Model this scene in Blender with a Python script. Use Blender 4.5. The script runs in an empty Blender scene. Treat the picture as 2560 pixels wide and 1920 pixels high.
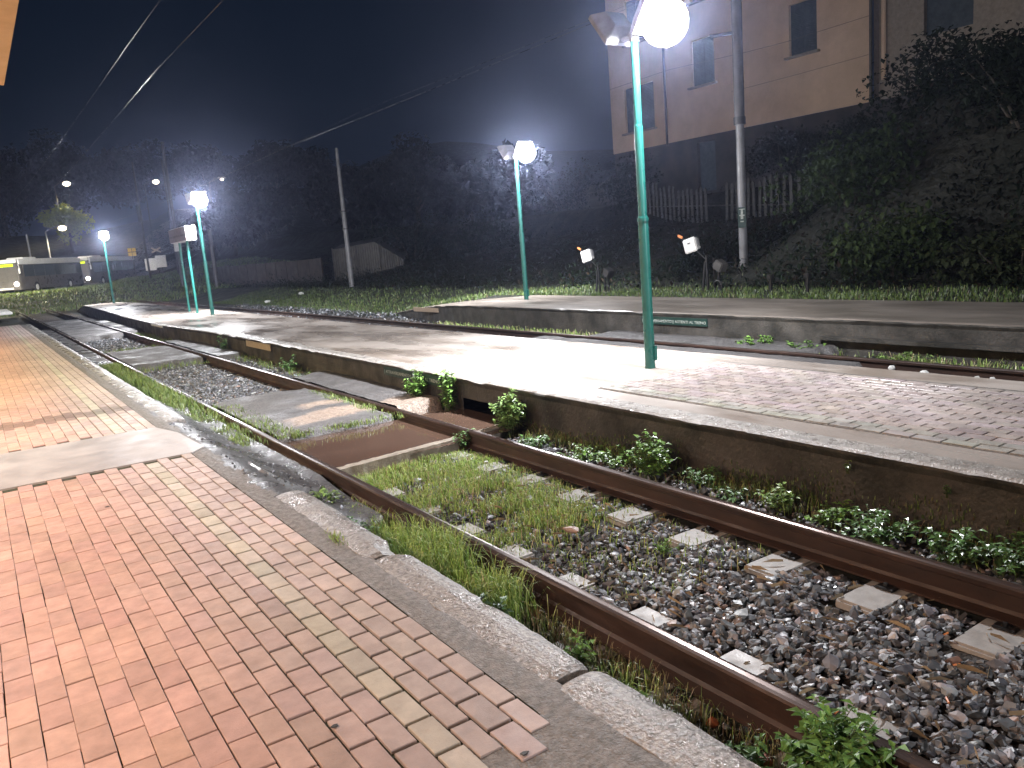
import bpy, bmesh, math, random
import numpy as np
from mathutils import Vector, Matrix, noise

# ------------------------------------------------------------------ camera, sky, exposure
SC = bpy.context.scene
COL = SC.collection
R = math.radians
cam_d = bpy.data.cameras.new('camera')
cam = bpy.data.objects.new('camera', cam_d)
COL.objects.link(cam)
cam_d.sensor_width = 36.0
cam_d.lens = 2000.0 / 2560.0 * 36.0
cam_d.clip_start = 0.05
cam_d.clip_end = 2000.0
PITCH, ROLL, YAW = R(9.994), R(-4.629), R(33.313)
fwd = Vector((math.sin(YAW) * math.cos(PITCH), math.cos(YAW) * math.cos(PITCH), -math.sin(PITCH)))
r0 = Vector((math.cos(YAW), -math.sin(YAW), 0.0))
u0 = r0.cross(fwd)
rgt = math.cos(ROLL) * r0 + math.sin(ROLL) * u0
upv = -math.sin(ROLL) * r0 + math.cos(ROLL) * u0
m3 = Matrix((rgt, upv, -fwd)).transposed()
cam.matrix_world = Matrix.Translation((0, 0, 1.5)) @ m3.to_4x4()
SC.camera = cam

world = bpy.data.worlds.new('World')
SC.world = world
world.use_nodes = True
wn = world.node_tree
for n in list(wn.nodes):
    wn.nodes.remove(n)
sky = wn.nodes.new('ShaderNodeTexSky')
sky.sky_type = 'NISHITA'
sky.sun_disc = False
sky.sun_elevation = R(-7.0)
sky.sun_rotation = R(200)
sky.altitude = 0
sky.air_density = 1.0
sky.dust_density = 1.0
sky.ozone_density = 8.0
bg = wn.nodes.new('ShaderNodeBackground')
bg.inputs['Strength'].default_value = 0.15
wo = wn.nodes.new('ShaderNodeOutputWorld')
add = wn.nodes.new('ShaderNodeMix')
add.data_type = 'RGBA'
add.blend_type = 'ADD'
add.inputs['Factor'].default_value = 1.0
add.inputs[7].default_value = (0.018, 0.045, 0.10, 1)     # city-lit navy night sky
wn.links.new(sky.outputs[0], add.inputs[6])
wn.links.new(add.outputs[2], bg.inputs['Color'])
wn.links.new(bg.outputs[0], wo.inputs['Surface'])

SC.view_settings.view_transform = 'Standard'
SC.view_settings.look = 'None'
SC.view_settings.gamma = 1.0
SC.view_settings.exposure = 0.0
SC.render.engine = 'CYCLES'
SC.cycles.use_denoising = True
SC.cycles.max_bounces = 6
SC.cycles.diffuse_bounces = 3
SC.cycles.glossy_bounces = 3
SC.cycles.volume_bounces = 0
SC.cycles.sample_clamp_indirect = 4.0
SC.cycles.caustics_reflective = False
SC.cycles.caustics_refractive = False

random.seed(7)
rng = np.random.default_rng(11)

# ------------------------------------------------------------------ helpers
def sm(t):
    t = 0.0 if t < 0 else 1.0 if t > 1 else t
    return t * t * (3 - 2 * t)


def nz(x, y, z=0.0):
    return noise.noise(Vector((x, y, z)))


def fbm(x, y, z=0.0):
    return noise.fractal(Vector((x, y, z)), 1.0, 2.0, 4)


def mat(name, c1, c2=None, scale=6.0, rough=(0.5, 0.8), bump=0.3, bscale=40.0, tint=False, metal=0.0,
        contrast=(0.35, 0.65), rscale=None, spec=0.5, emit=None, stretch=None, dist=0.01, sub=0.0):
    m = bpy.data.materials.new(name)
    m.use_nodes = True
    nt = m.node_tree
    b = nt.nodes['Principled BSDF']
    tc = nt.nodes.new('ShaderNodeTexCoord')
    src = tc.outputs['Object']
    if stretch:
        mp = nt.nodes.new('ShaderNodeMapping')
        mp.inputs['Scale'].default_value = stretch
        nt.links.new(src, mp.inputs['Vector'])
        src = mp.outputs['Vector']
    c2 = c2 or c1
    n1 = nt.nodes.new('ShaderNodeTexNoise')
    n1.inputs['Scale'].default_value = scale
    n1.inputs['Detail'].default_value = 8
    n1.inputs['Roughness'].default_value = 0.65
    nt.links.new(src, n1.inputs['Vector'])
    rp = nt.nodes.new('ShaderNodeValToRGB')
    rp.color_ramp.elements[0].position = contrast[0]
    rp.color_ramp.elements[1].position = contrast[1]
    rp.color_ramp.elements[0].color = (*c1, 1)
    rp.color_ramp.elements[1].color = (*c2, 1)
    nt.links.new(n1.outputs['Fac'], rp.inputs['Fac'])
    colr = rp.outputs['Color']
    if tint:
        at = nt.nodes.new('ShaderNodeAttribute')
        at.attribute_name = 'tint'
        mx = nt.nodes.new('ShaderNodeMix')
        mx.data_type = 'RGBA'
        mx.blend_type = 'MULTIPLY'
        mx.inputs['Factor'].default_value = 1.0
        nt.links.new(colr, mx.inputs[6])
        nt.links.new(at.outputs['Color'], mx.inputs[7])
        colr = mx.outputs[2]
    nt.links.new(colr, b.inputs['Base Color'])
    n2 = nt.nodes.new('ShaderNodeTexNoise')
    n2.inputs['Scale'].default_value = rscale or scale * 1.7
    n2.inputs['Detail'].default_value = 4
    nt.links.new(src, n2.inputs['Vector'])
    mr = nt.nodes.new('ShaderNodeMapRange')
    mr.inputs['From Min'].default_value = 0.35
    mr.inputs['From Max'].default_value = 0.65
    mr.inputs['To Min'].default_value = rough[0]
    mr.inputs['To Max'].default_value = rough[1]
    nt.links.new(n2.outputs['Fac'], mr.inputs['Value'])
    nt.links.new(mr.outputs['Result'], b.inputs['Roughness'])
    b.inputs['Metallic'].default_value = metal
    b.inputs['Specular IOR Level'].default_value = spec
    if bump:
        n3 = nt.nodes.new('ShaderNodeTexNoise')
        n3.inputs['Scale'].default_value = bscale
        n3.inputs['Detail'].default_value = 6
        nt.links.new(tc.outputs['Object'], n3.inputs['Vector'])
        bp = nt.nodes.new('ShaderNodeBump')
        bp.inputs['Strength'].default_value = bump
        bp.inputs['Distance'].default_value = dist
        nt.links.new(n3.outputs['Fac'], bp.inputs['Height'])
        nt.links.new(bp.outputs['Normal'], b.inputs['Normal'])
    if emit:
        b.inputs['Emission Color'].default_value = (*emit[0], 1)
        b.inputs['Emission Strength'].default_value = emit[1]
    return m


def np_mesh(name, V, F, m, parent=None, tint=None, smooth=False, mats=None, midx=None):
    """V (n,3), F (f,k) -> one linked mesh object; tint (n,3) per vertex"""
    V = np.asarray(V, dtype=np.float32)
    F = np.asarray(F, dtype=np.int32)
    me = bpy.data.meshes.new(name)
    k = F.shape[1]
    me.vertices.add(len(V))
    me.vertices.foreach_set('co', V.ravel())
    me.loops.add(F.size)
    me.loops.foreach_set('vertex_index', F.ravel())
    me.polygons.add(len(F))
    me.polygons.foreach_set('loop_start', np.arange(0, F.size, k, dtype=np.int32))
    me.polygons.foreach_set('loop_total', np.full(len(F), k, dtype=np.int32))
    for q in (mats or [m]):
        me.materials.append(q)
    if midx is not None:
        me.polygons.foreach_set('material_index', np.asarray(midx, dtype=np.int32))
    me.polygons.foreach_set('use_smooth', np.full(len(F), bool(smooth)))
    if tint is not None:
        a = me.attributes.new('tint', 'FLOAT_COLOR', 'POINT')
        c = np.ones((len(V), 4), dtype=np.float32)
        c[:, :3] = tint
        a.data.foreach_set('color', c.ravel())
    me.update(calc_edges=True)
    me.validate()
    o = bpy.data.objects.new(name, me)
    COL.objects.link(o)
    if parent:
        o.parent = parent
    return o


class MB:
    def __init__(s):
        s.v = []
        s.f = []

    def add(s, vs, fs):
        n = len(s.v)
        s.v += [tuple(v) for v in vs]
        s.f += [tuple(i + n for i in f) for f in fs]
        return s

    def box(s, c, d, rz=0.0, M=None, taper=1.0):
        hx, hy, hz = d[0] / 2, d[1] / 2, d[2] / 2
        vs = []
        for z, k in ((-hz, 1.0), (hz, taper)):
            for x, y in ((-hx, -hy), (hx, -hy), (hx, hy), (-hx, hy)):
                vs.append(Vector((x * k, y * k, z)))
        T = Matrix.Translation(c) @ (M or Matrix.Rotation(rz, 4, 'Z'))
        vs = [T @ v for v in vs]
        return s.add(vs, [(3, 2, 1, 0), (4, 5, 6, 7), (0, 1, 5, 4), (1, 2, 6, 5), (2, 3, 7, 6), (3, 0, 4, 7)])

    def tube(s, pts, rad, n=8, cap=True):
        pts = [Vector(p) for p in pts]
        if not isinstance(rad, (list, tuple)):
            rad = [rad] * len(pts)
        base = len(s.v)
        for i, p in enumerate(pts):
            d = (pts[min(i + 1, len(pts) - 1)] - pts[max(i - 1, 0)])
            if d.length < 1e-9:
                d = Vector((0, 0, 1))
            d.normalize()
            a = d.orthogonal() if abs(d.z) < 0.9 else Vector((1, 0, 0)).cross(d)
            a = (Vector((0, 0, 1)).cross(d) if abs(d.z) < 0.9 else Vector((1, 0, 0)) - d * d.x).normalized()
            b = d.cross(a).normalized()
            for k in range(n):
                t = 2 * math.pi * k / n
                s.v.append(tuple(p + (a * math.cos(t) + b * math.sin(t)) * rad[i]))
        for i in range(len(pts) - 1):
            for k in range(n):
                k2 = (k + 1) % n
                s.f.append((base + i * n + k, base + i * n + k2, base + (i + 1) * n + k2, base + (i + 1) * n + k))
        if cap:
            s.f.append(tuple(base + k for k in reversed(range(n))))
            s.f.append(tuple(base + (len(pts) - 1) * n + k for k in range(n)))
        return s

    def build(s, name, m, parent=None, smooth=False, bevel=0.0, loc=None):
        me = bpy.data.meshes.new(name)
        me.from_pydata(s.v, [], s.f)
        me.materials.append(m)
        if bevel:
            bm = bmesh.new()
            bm.from_mesh(me)
            bmesh.ops.bevel(bm, geom=list(bm.edges), offset=bevel, segments=2, affect='EDGES', clamp_overlap=True)
            bm.to_mesh(me)
            bm.free()
        if smooth:
            me.polygons.foreach_set('use_smooth', [True] * len(me.polygons))
            try:
                me.set_sharp_from_angle(angle=R(40))
            except Exception:
                pass
        me.update()
        o = bpy.data.objects.new(name, me)
        COL.objects.link(o)
        if parent:
            o.parent = parent
        if loc:
            o.location = loc
        return o


def tag(o, label=None, cat=None, group=None, kind=None):
    if label:
        o['label'] = label
    if cat:
        o['category'] = cat
    if group:
        o['group'] = group
    if kind:
        o['kind'] = kind
    return o


def thing(name, label, cat, loc=(0, 0, 0), rz=0.0, group=None):
    o = bpy.data.objects.new(name, None)
    COL.objects.link(o)
    o.empty_display_size = 0.1
    o.location = loc
    o.rotation_euler = (0, 0, rz)
    return tag(o, label, cat, group)


def dup(root, loc, rz=None, label=None, group=None, scale=None):
    def cp(o, par):
        c = o.copy()
        COL.objects.link(c)
        if par:
            c.parent = par
        for ch in list(o.children):
            cp(ch, c)
        return c
    r = cp(root, None)
    r.location = loc
    if rz is not None:
        r.rotation_euler = (0, 0, rz)
    if scale:
        r.scale = (scale,) * 3 if not isinstance(scale, (tuple, list)) else scale
    if label:
        r['label'] = label
    if group:
        r['group'] = group
    return r


def grid(name, xs, ys, hf, m, kind='structure', tintf=None, smooth=True):
    xs = np.asarray(xs, float)
    ys = np.asarray(ys, float)
    V = []
    T = []
    for y in ys:
        for x in xs:
            z = hf(x, y)
            V.append((x, y, z))
            if tintf:
                T.append(tintf(x, y))
    nx = len(xs)
    i = np.arange(nx - 1)
    F = []
    for j in range(len(ys) - 1):
        a = j * nx + i
        F.append(np.stack([a, a + 1, a + nx + 1, a + nx], 1))
    o = np_mesh(name, V, np.concatenate(F), m, tint=np.array(T) if tintf else None, smooth=smooth)
    return tag(o, kind=kind)


def in_view(V, margin=0.06):
    d = np.asarray(V) - np.array([0, 0, 1.5])
    w = d @ np.array(fwd)
    x = d @ np.array(rgt) / w * 2000 / 2560
    y = d @ np.array(upv) / w * 2000 / 1920
    return (w > 0.05) & (abs(x) < 0.5 + margin) & (abs(y) < 0.5 + margin)


# ------------------------------------------------------------------ materials
M = {}
M['ground'] = mat('track_soil', (0.014, 0.010, 0.007), (0.035, 0.026, 0.018), 3.0, (0.6, 0.9), 1.0, 30, dist=0.04)
M['bank'] = mat('bank_soil', (0.006, 0.008, 0.004), (0.014, 0.014, 0.009), 0.8, (0.6, 0.9), 0.8, 6, dist=0.1)
M['brick'] = mat('clay_paver', (0.74, 0.74, 0.74), (1.0, 1.0, 1.0), 9.0, (0.48, 0.68), 0.3, 150, tint=True, dist=0.003)
M['joint'] = mat('mossy_joint', (0.022, 0.017, 0.012), (0.034, 0.044, 0.01), 5.0, (0.6, 0.9), 0.8, 120, dist=0.006)
M['mortar'] = mat('brown_mortar', (0.10, 0.09, 0.078), (0.22, 0.20, 0.18), 30.0, (0.4, 0.7), 0.9, 110, dist=0.01)
M['kerb'] = mat('kerb_concrete', (0.13, 0.126, 0.12), (0.40, 0.385, 0.37), 45.0, (0.14, 0.45), 0.8, 75, dist=0.010, rscale=4.0, contrast=(0.36, 0.66))
M['band'] = mat('smooth_concrete_band', (0.30, 0.28, 0.27), (0.42, 0.39, 0.37), 2.0, (0.3, 0.5), 0.15, 50, dist=0.003)
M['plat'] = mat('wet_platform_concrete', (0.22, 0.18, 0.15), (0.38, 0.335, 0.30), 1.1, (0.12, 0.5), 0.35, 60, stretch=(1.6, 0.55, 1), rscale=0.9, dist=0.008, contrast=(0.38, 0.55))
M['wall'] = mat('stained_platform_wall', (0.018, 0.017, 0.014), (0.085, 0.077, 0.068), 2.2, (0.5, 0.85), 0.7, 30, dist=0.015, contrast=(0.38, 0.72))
M['nosing'] = mat('rough_platform_edge', (0.22, 0.2, 0.18), (0.40, 0.37, 0.34), 8.0, (0.2, 0.5), 0.9, 70, dist=0.012)
M['paver'] = mat('grey_pink_paver', (0.72, 0.72, 0.72), (1, 1, 1), 6.0, (0.2, 0.45), 0.2, 120, tint=True, dist=0.004)
M['asphalt'] = mat('old_asphalt', (0.05, 0.047, 0.047), (0.14, 0.132, 0.13), 38.0, (0.3, 0.8), 1.0, 60, tint=True, dist=0.022, rscale=2.2)
M['apron'] = mat('wet_apron', (0.03, 0.029, 0.029), (0.10, 0.096, 0.096), 38.0, (0.14, 0.55), 0.7, 45, tint=True, dist=0.012, rscale=2.6)
M['wetpatch'] = mat('wet_broken_concrete', (0.10, 0.097, 0.095), (0.22, 0.215, 0.21), 30.0, (0.12, 0.3), 0.5, 38, tint=True, dist=0.008, rscale=6)
M['rust'] = mat('rusty_rail_steel', (0.02, 0.0095, 0.0065), (0.05, 0.025, 0.017), 8.0, (0.5, 0.72), 0.3, 80, dist=0.003, metal=0.15, stretch=(1, 0.25, 1))
M['railtop'] = mat('worn_rail_head', (0.06, 0.034, 0.026), (0.16, 0.12, 0.105), 3.0, (0.2, 0.36), 0.1, 80, dist=0.001, metal=0.6, stretch=(1, 0.15, 1))
M['sleeper'] = mat('sleeper_concrete', (0.26, 0.25, 0.235), (0.38, 0.37, 0.355), 9.0, (0.35, 0.6), 0.4, 120, dist=0.004)
M['iron'] = mat('dark_iron', (0.012, 0.013, 0.015), (0.03, 0.028, 0.028), 9.0, (0.35, 0.55), 0.2, 60, metal=0.4)
M['stone'] = mat('ballast_stone', (0.75, 0.75, 0.75), (1, 1, 1), 30.0, (0.34, 0.6), 0, 60, tint=True, spec=0.8)
M['grass'] = mat('grass_blade', (0.8, 0.8, 0.8), (1, 1, 1), 4.0, (0.4, 0.6), 0, tint=True)
M['leaf'] = mat('wet_leaf', (0.7, 0.7, 0.7), (1, 1, 1), 14.0, (0.22, 0.45), 0, tint=True)
M['dleaf'] = mat('dull_leaf', (0.95, 0.95, 0.95), (1, 1, 1), 2.0, (0.6, 0.85), 0, tint=True, spec=0.15)
M['stem'] = mat('weed_stem', (0.05, 0.08, 0.02), (0.09, 0.1, 0.04), 9, (0.5, 0.7), 0)
M['bark'] = mat('bark', (0.03, 0.024, 0.018), (0.06, 0.05, 0.04), 6, (0.7, 0.9), 0.8, 20)
M['water'] = mat('muddy_water', (0.075, 0.045, 0.032), (0.095, 0.06, 0.044), 1.5, (0.05, 0.09), 0.03, 30, dist=0.002)
M['rim'] = mat('trough_rim_concrete', (0.16, 0.13, 0.1), (0.3, 0.26, 0.21), 9, (0.4, 0.7), 0.7, 60)
M['teal'] = mat('teal_paint', (0.010, 0.10, 0.085), (0.018, 0.145, 0.12), 4, (0.25, 0.4), 0.08, 60, dist=0.002)
M['lampbody'] = mat('grey_lamp_housing', (0.24, 0.23, 0.21), (0.36, 0.35, 0.33), 5, (0.35, 0.5), 0.05, 60)
M['lampglass'] = mat('lit_lamp_glass', (0.9, 0.9, 0.9), None, 5, (0.2, 0.3), 0, emit=((0.955, 0.96, 1.0), 12))
M['pole'] = mat('pole_concrete', (0.10, 0.10, 0.105), (0.17, 0.17, 0.18), 3, (0.35, 0.6), 0.3, 40)
M['darkpole'] = mat('weathered_pole', (0.035, 0.033, 0.03), (0.065, 0.06, 0.058), 3, (0.5, 0.7), 0.3, 40)
M['white'] = mat('white_paint', (0.6, 0.59, 0.57), (0.78, 0.77, 0.75), 6, (0.35, 0.55), 0.1, 50)
M['greypaint'] = mat('grey_paint', (0.25, 0.25, 0.25), (0.36, 0.35, 0.34), 6, (0.35, 0.55), 0.1, 50)
M['beige'] = mat('beige_sign', (0.42, 0.33, 0.25), (0.5, 0.41, 0.32), 6, (0.35, 0.55), 0.05, 50)
M['brownstripe'] = mat('brown_stripe', (0.08, 0.05, 0.042), (0.1, 0.07, 0.055), 6, (0.4, 0.6), 0)
M['signface'] = mat('shaded_sign_face', (0.17, 0.135, 0.12), (0.21, 0.17, 0.15), 6, (0.5, 0.7), 0)  # shade put into the colour: this side of the board gets less light
M['orange'] = mat('orange_reflector', (0.55, 0.16, 0.04), (0.68, 0.24, 0.07), 8, (0.3, 0.5), 0)
M['greenplate'] = mat('green_plate', (0.007, 0.028, 0.023), (0.014, 0.042, 0.035), 7, (0.35, 0.55), 0.1, 60)
M['letter'] = mat('pale_lettering', (0.30, 0.33, 0.30), (0.5, 0.52, 0.48), 20, (0.4, 0.6), 0)
M['plaster'] = mat('ochre_plaster', (0.52, 0.375, 0.255), (0.66, 0.485, 0.34), 0.7, (0.7, 0.9), 0.2, 15)
M['basement'] = mat('dirty_basement', (0.022, 0.02, 0.019), (0.055, 0.047, 0.042), 0.9, (0.7, 0.9), 0.4, 10)
M['shutter'] = mat('blue_grey_shutter', (0.025, 0.04, 0.055), (0.05, 0.07, 0.09), 5, (0.5, 0.7), 0.2, 30)
M['sill'] = mat('stone_sill', (0.2, 0.17, 0.14), (0.28, 0.24, 0.2), 6, (0.5, 0.8), 0.2, 30)
M['pipe'] = mat('dark_downpipe', (0.05, 0.045, 0.04), (0.09, 0.08, 0.07), 6, (0.4, 0.6), 0)
M['paling'] = mat('pale_concrete_paling', (0.03, 0.03, 0.03), (0.11, 0.11, 0.105), 5, (0.5, 0.8), 0.3, 40)
M['corr'] = mat('corrugated_sheet', (0.05, 0.047, 0.043), (0.10, 0.092, 0.085), 2, (0.4, 0.6), 0.2, 20)
M['panelw'] = mat('panel_wall', (0.03, 0.024, 0.022), (0.05, 0.04, 0.036), 1.4, (0.6, 0.9), 0.3, 20)
M['busbody'] = mat('bus_paint', (0.09, 0.083, 0.08), (0.13, 0.12, 0.115), 1.5, (0.25, 0.4), 0)
M['busroof'] = mat('white_bus_roof', (0.7, 0.7, 0.68), (0.8, 0.8, 0.79), 2, (0.3, 0.45), 0)
M['busglass'] = mat('bus_window', (0.008, 0.012, 0.014), (0.02, 0.025, 0.028), 3, (0.05, 0.12), 0, emit=((0.75, 0.85, 0.8), 0.03))
M['busfront'] = mat('lit_windscreen', (0.05, 0.05, 0.045), (0.09, 0.085, 0.08), 3, (0.05, 0.12), 0, emit=((0.9, 0.75, 0.6), 0.12))
M['display'] = mat('bus_display', (0.2, 0.25, 0.02), None, 3, (0.3, 0.4), 0, emit=((0.75, 0.95, 0.02), 1.6))
M['headlight'] = mat('headlight_lit', (0.9, 0.85, 0.8), None, 3, (0.1, 0.2), 0, emit=((1.0, 0.9, 0.8), 14))
M['tyre'] = mat('tyre_rubber', (0.012, 0.012, 0.012), (0.02, 0.02, 0.02), 5, (0.7, 0.9), 0)
M['redlogo'] = mat('red_round_mark', (0.5, 0.05, 0.03), (0.6, 0.1, 0.06), 5, (0.4, 0.5), 0)
M['farlamp'] = mat('far_lamp_glow', (0.9, 0.85, 0.75), None, 3, (0.3, 0.4), 0, emit=((1.0, 0.86, 0.66), 5))
M['warmlamp'] = mat('warm_lamp_glass', (0.9, 0.8, 0.6), None, 3, (0.3, 0.4), 0, emit=((1.0, 0.66, 0.34), 70))
M['yellow'] = mat('yellow_panel', (0.6, 0.42, 0.08), (0.7, 0.5, 0.12), 5, (0.4, 0.5), 0)
M['soffit'] = mat('painted_soffit', (0.5, 0.33, 0.16), (0.6, 0.42, 0.22), 2, (0.6, 0.8), 0.2, 20)
M['stationwall'] = mat('station_plaster', (0.5, 0.4, 0.28), (0.58, 0.46, 0.33), 1.5, (0.7, 0.9), 0.2, 20)
M['tile'] = mat('terracotta_tile', (0.25, 0.09, 0.05), (0.35, 0.14, 0.08), 5, (0.5, 0.8), 0.3, 30)
M['wire'] = mat('overhead_wire', (0.06, 0.06, 0.06), (0.3, 0.3, 0.3), 2.5, (0.2, 0.4), 0, metal=0.7)
M['road'] = mat('wet_road', (0.03, 0.03, 0.032), (0.06, 0.06, 0.062), 2, (0.15, 0.5), 0.3, 40)
M['stonepale'] = mat('pale_stone', (0.5, 0.5, 0.48), (0.7, 0.7, 0.68), 12, (0.3, 0.5), 0.3, 30)
M['terracotta'] = mat('broken_brick', (0.28, 0.075, 0.025), (0.42, 0.13, 0.05), 9, (0.5, 0.7), 0.4, 50)
M['pinkstone'] = mat('pink_stone', (0.3, 0.2, 0.16), (0.4, 0.28, 0.22), 9, (0.4, 0.6), 0.4, 50)
M['gum'] = mat('dark_spot', (0.02, 0.02, 0.02), (0.04, 0.04, 0.04), 9, (0.5, 0.7), 0)

def glow_glass(name, col, strength):
    """thin clear lamp globe, lit up by the bulb inside it"""
    m = bpy.data.materials.new(name)
    m.use_nodes = True
    nt = m.node_tree
    for n in list(nt.nodes):
        nt.nodes.remove(n)
    tr = nt.nodes.new('ShaderNodeBsdfTransparent')
    em = nt.nodes.new('ShaderNodeEmission')
    em.inputs['Color'].default_value = (*col, 1)
    em.inputs['Strength'].default_value = strength
    ad = nt.nodes.new('ShaderNodeAddShader')
    out = nt.nodes.new('ShaderNodeOutputMaterial')
    nt.links.new(tr.outputs[0], ad.inputs[0])
    nt.links.new(em.outputs[0], ad.inputs[1])
    nt.links.new(ad.outputs[0], out.inputs['Surface'])
    return m


M['globe'] = glow_glass('glare_globe_glass', (0.955, 0.96, 1.0), 4.0)
M['warmglobe'] = glow_glass('lit_warm_globe', (1.0, 0.7, 0.4), 3.0)
for k_ in ('lampglass', 'farlamp', 'headlight', 'display', 'busfront', 'busglass', 'globe', 'warmglobe'):
    M[k_].cycles.emission_sampling = 'NONE'

# ------------------------------------------------------------------ terrain
def H(x, y):
    z = -0.47
    if y < 18.5:
        z += 0.55 * sm((x - 10.9) / 1.0)
    else:
        k = sm((y - 18.5) / 6)
        z += (1 - k) * 0.55 * sm((x - 10.9) / 1.0) + k * 0.5 * sm((x - 10.8) / 3.5)
    z += 1.65 * sm((x - 15.0) / 12.0) + 1.35 * sm((x - 27.6) / 1.8)
    z += 4.2 * sm((16.5 - y) / 8.0) * sm((x - 14.6) / 5.5)
    z += 1.0 * sm((y - 56) / 22.0)
    z += 11.0 * sm((y - 104) / 45.0) * (0.75 + 0.35 * nz(x * 0.02, y * 0.02, 3.1))
    z += 9.0 * sm((x - 46) / 45.0) * sm((y - 20) / 30)
    if y > 60 and x < 40:
        z += 0.0
    if x > 12.3 or y > 40:
        z += 0.10 * fbm(x * 0.5, y * 0.5) * min(1, max(0, (x - 12.3)) * 0.4 + max(0, y - 40) * 0.05)
    return z


def axis(pts):
    out = []
    for a, b, s in pts:
        out += list(np.arange(a, b - 1e-6, s))
    out.append(pts[-1][1])
    return out


gx = axis([(-300, -20, 40), (-20, 1.6, 3.6), (1.6, 10.8, 0.8), (10.8, 30, 0.3), (30, 60, 2), (60, 120, 6), (120, 500, 40)])
gy = axis([(-80, -4, 8), (-4, 40, 0.5), (40, 110, 1.6), (110, 180, 5), (180, 600, 60)])
ground = grid('ground', gx, gy, H, M['bank'])
ground['label'] = 'dark soil ground and bank'

# track bed sheets (slightly above the ground): near track, far track
def bz(x, y):
    """ballast surface of the near track"""
    c = (x - 3.04) / 0.75
    if 2.2 < x < 3.85:
        z = -0.475 + 0.045 * max(0, 1 - c * c)
    else:
        z = -0.435
    z += 0.014 * fbm(x * 3, y * 3, 1.7)
    if x < 2.2:
        z -= 0.03 * sm((2.2 - x) / 0.4)
    if x > 4.0:
        z += 0.03 * sm((x - 4.0) / 0.4)
    # the water trough
    k = sm((y - 6.45) / 0.2) * (1 - sm((y - 7.85) / 0.25)) if 6 < y < 8.5 else 0
    z -= 0.25 * k
    return z


bed = grid('track_bed', axis([(1.6, 4.5, 0.06)]), axis([(-3, 14, 0.08), (14, 60, 0.4)]), lambda x, y: bz(x, y) - 0.022, M['ground'])
bed2 = grid('track_bed', axis([(6.85, 10.2, 0.15)]), axis([(-6, 40, 0.3), (40, 58, 1.0)]),
            lambda x, y: -0.415 + 0.02 * fbm(x * 2, y * 2, 4.4), M['ground'])


# ------------------------------------------------------------------ near brick platform
def brick_field(name, x_edges, y0, y1, ln, ztop, m, colf, gap, off=0.5, zj=0.0008, skip=None, cham=0.002, seed=1, depth=0.02):
    rg = np.random.default_rng(seed)
    V = []
    T = []
    F = []
    for i in range(len(x_edges) - 1):
        gp = gap(i) if callable(gap) else gap
        xa, xb = x_edges[i] + gp / 2, x_edges[i + 1] - gp / 2
        o = (i % 2) * off * ln + rg.normal(0, 0.004)
        y = y0 - o
        while y < y1:
            ya, yb = max(y + gp * 0.85, y0), min(y + ln - gp * 0.85, y1)
            y += ln
            if yb - ya < 0.02:
                continue
            if skip and skip((xa + xb) / 2, (ya + yb) / 2):
                continue
            z = ztop + rg.normal(0, zj)
            t1 = rg.normal(0, zj * 0.35)
            t2 = t1
            jx, jy = rg.normal(0, 0.001, 2)
            n = len(V)
            c = cham
            V += [(xa + jx, ya + jy, z - depth), (xb + jx, ya + jy, z - depth), (xb + jx, yb + jy, z - depth), (xa + jx, yb + jy, z - depth),
                  (xa + jx, ya + jy, z - c + t1), (xb + jx, ya + jy, z - c - t1), (xb + jx, yb + jy, z - c - t2), (xa + jx, yb + jy, z - c + t2),
                  (xa + c + jx, ya + c + jy, z + t1), (xb - c + jx, ya + c + jy, z - t1), (xb - c + jx, yb - c + jy, z - t2), (xa + c + jx, yb - c + jy, z + t2)]
            F += [(n + 8, n + 9, n + 10, n + 11)]
            for q in range(4):
                p = (q + 1) % 4
                F.append((n + q, n + p, n + 4 + p, n + 4 + q))
                F.append((n + 4 + q, n + 4 + p, n + 8 + p, n + 8 + q))
            col = colf(i, (xa + xb) / 2, (ya + yb) / 2, rg)
            T += [col] * 12
    o = np_mesh(name, V, F, m, tint=np.array(T))
    return tag(o, kind='structure')


rows = [1.30, 1.217, 1.117, 1.030, 0.930]
while rows[-1] > -2.9:
    rows.append(rows[-1] - 0.097)
rows = rows[::-1]
NR = len(rows) - 1


def plat_col(i, x, y, rg):
    r = NR - 1 - i
    if r == 3:
        c = np.array([0.47, 0.43, 0.36])
    elif r < 3:
        c = np.array([0.46, 0.378, 0.346])
    else:
        k = sm((r - 3) / 7.0)
        c = np.array([0.45, 0.36, 0.325]) * (1 - k) + np.array([0.50, 0.315, 0.255]) * k
    c = c * (1 + rg.normal(0, 0.055)) * np.array([1, 1 + rg.normal(0, 0.014), 1 + rg.normal(0, 0.02)])
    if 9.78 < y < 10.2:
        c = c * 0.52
    c = c * (1 + 0.22 * fbm(x * 0.7, y * 0.5, 9) + 0.12 * fbm(x * 3, y * 3, 4))
    return np.clip(c, 0.02, 0.9)


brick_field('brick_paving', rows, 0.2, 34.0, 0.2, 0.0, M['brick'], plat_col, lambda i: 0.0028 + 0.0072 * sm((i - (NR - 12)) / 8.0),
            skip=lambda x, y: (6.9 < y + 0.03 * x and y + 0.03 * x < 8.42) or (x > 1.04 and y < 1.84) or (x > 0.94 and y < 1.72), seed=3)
grid('mortar_strip', axis([(1.0, 1.34, 0.04)]), axis([(0.2, 1.97, 0.04)]), lambda x, y: -0.0045 - 0.003 * abs(fbm(x * 9, y * 6, 2)), M['mortar'])
grid('mortar_strip', axis([(0.88, 1.0, 0.03)]), axis([(0.2, 1.86, 0.04)]), lambda x, y: -0.0045 - 0.003 * abs(fbm(x * 9, y * 6, 2)), M['mortar'])
pb = MB()
pb.box((-1.0, 16.0, -0.265), (4.66, 40.0, 0.506))
base = tag(pb.build('platform_base', M['joint']), kind='structure')
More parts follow.
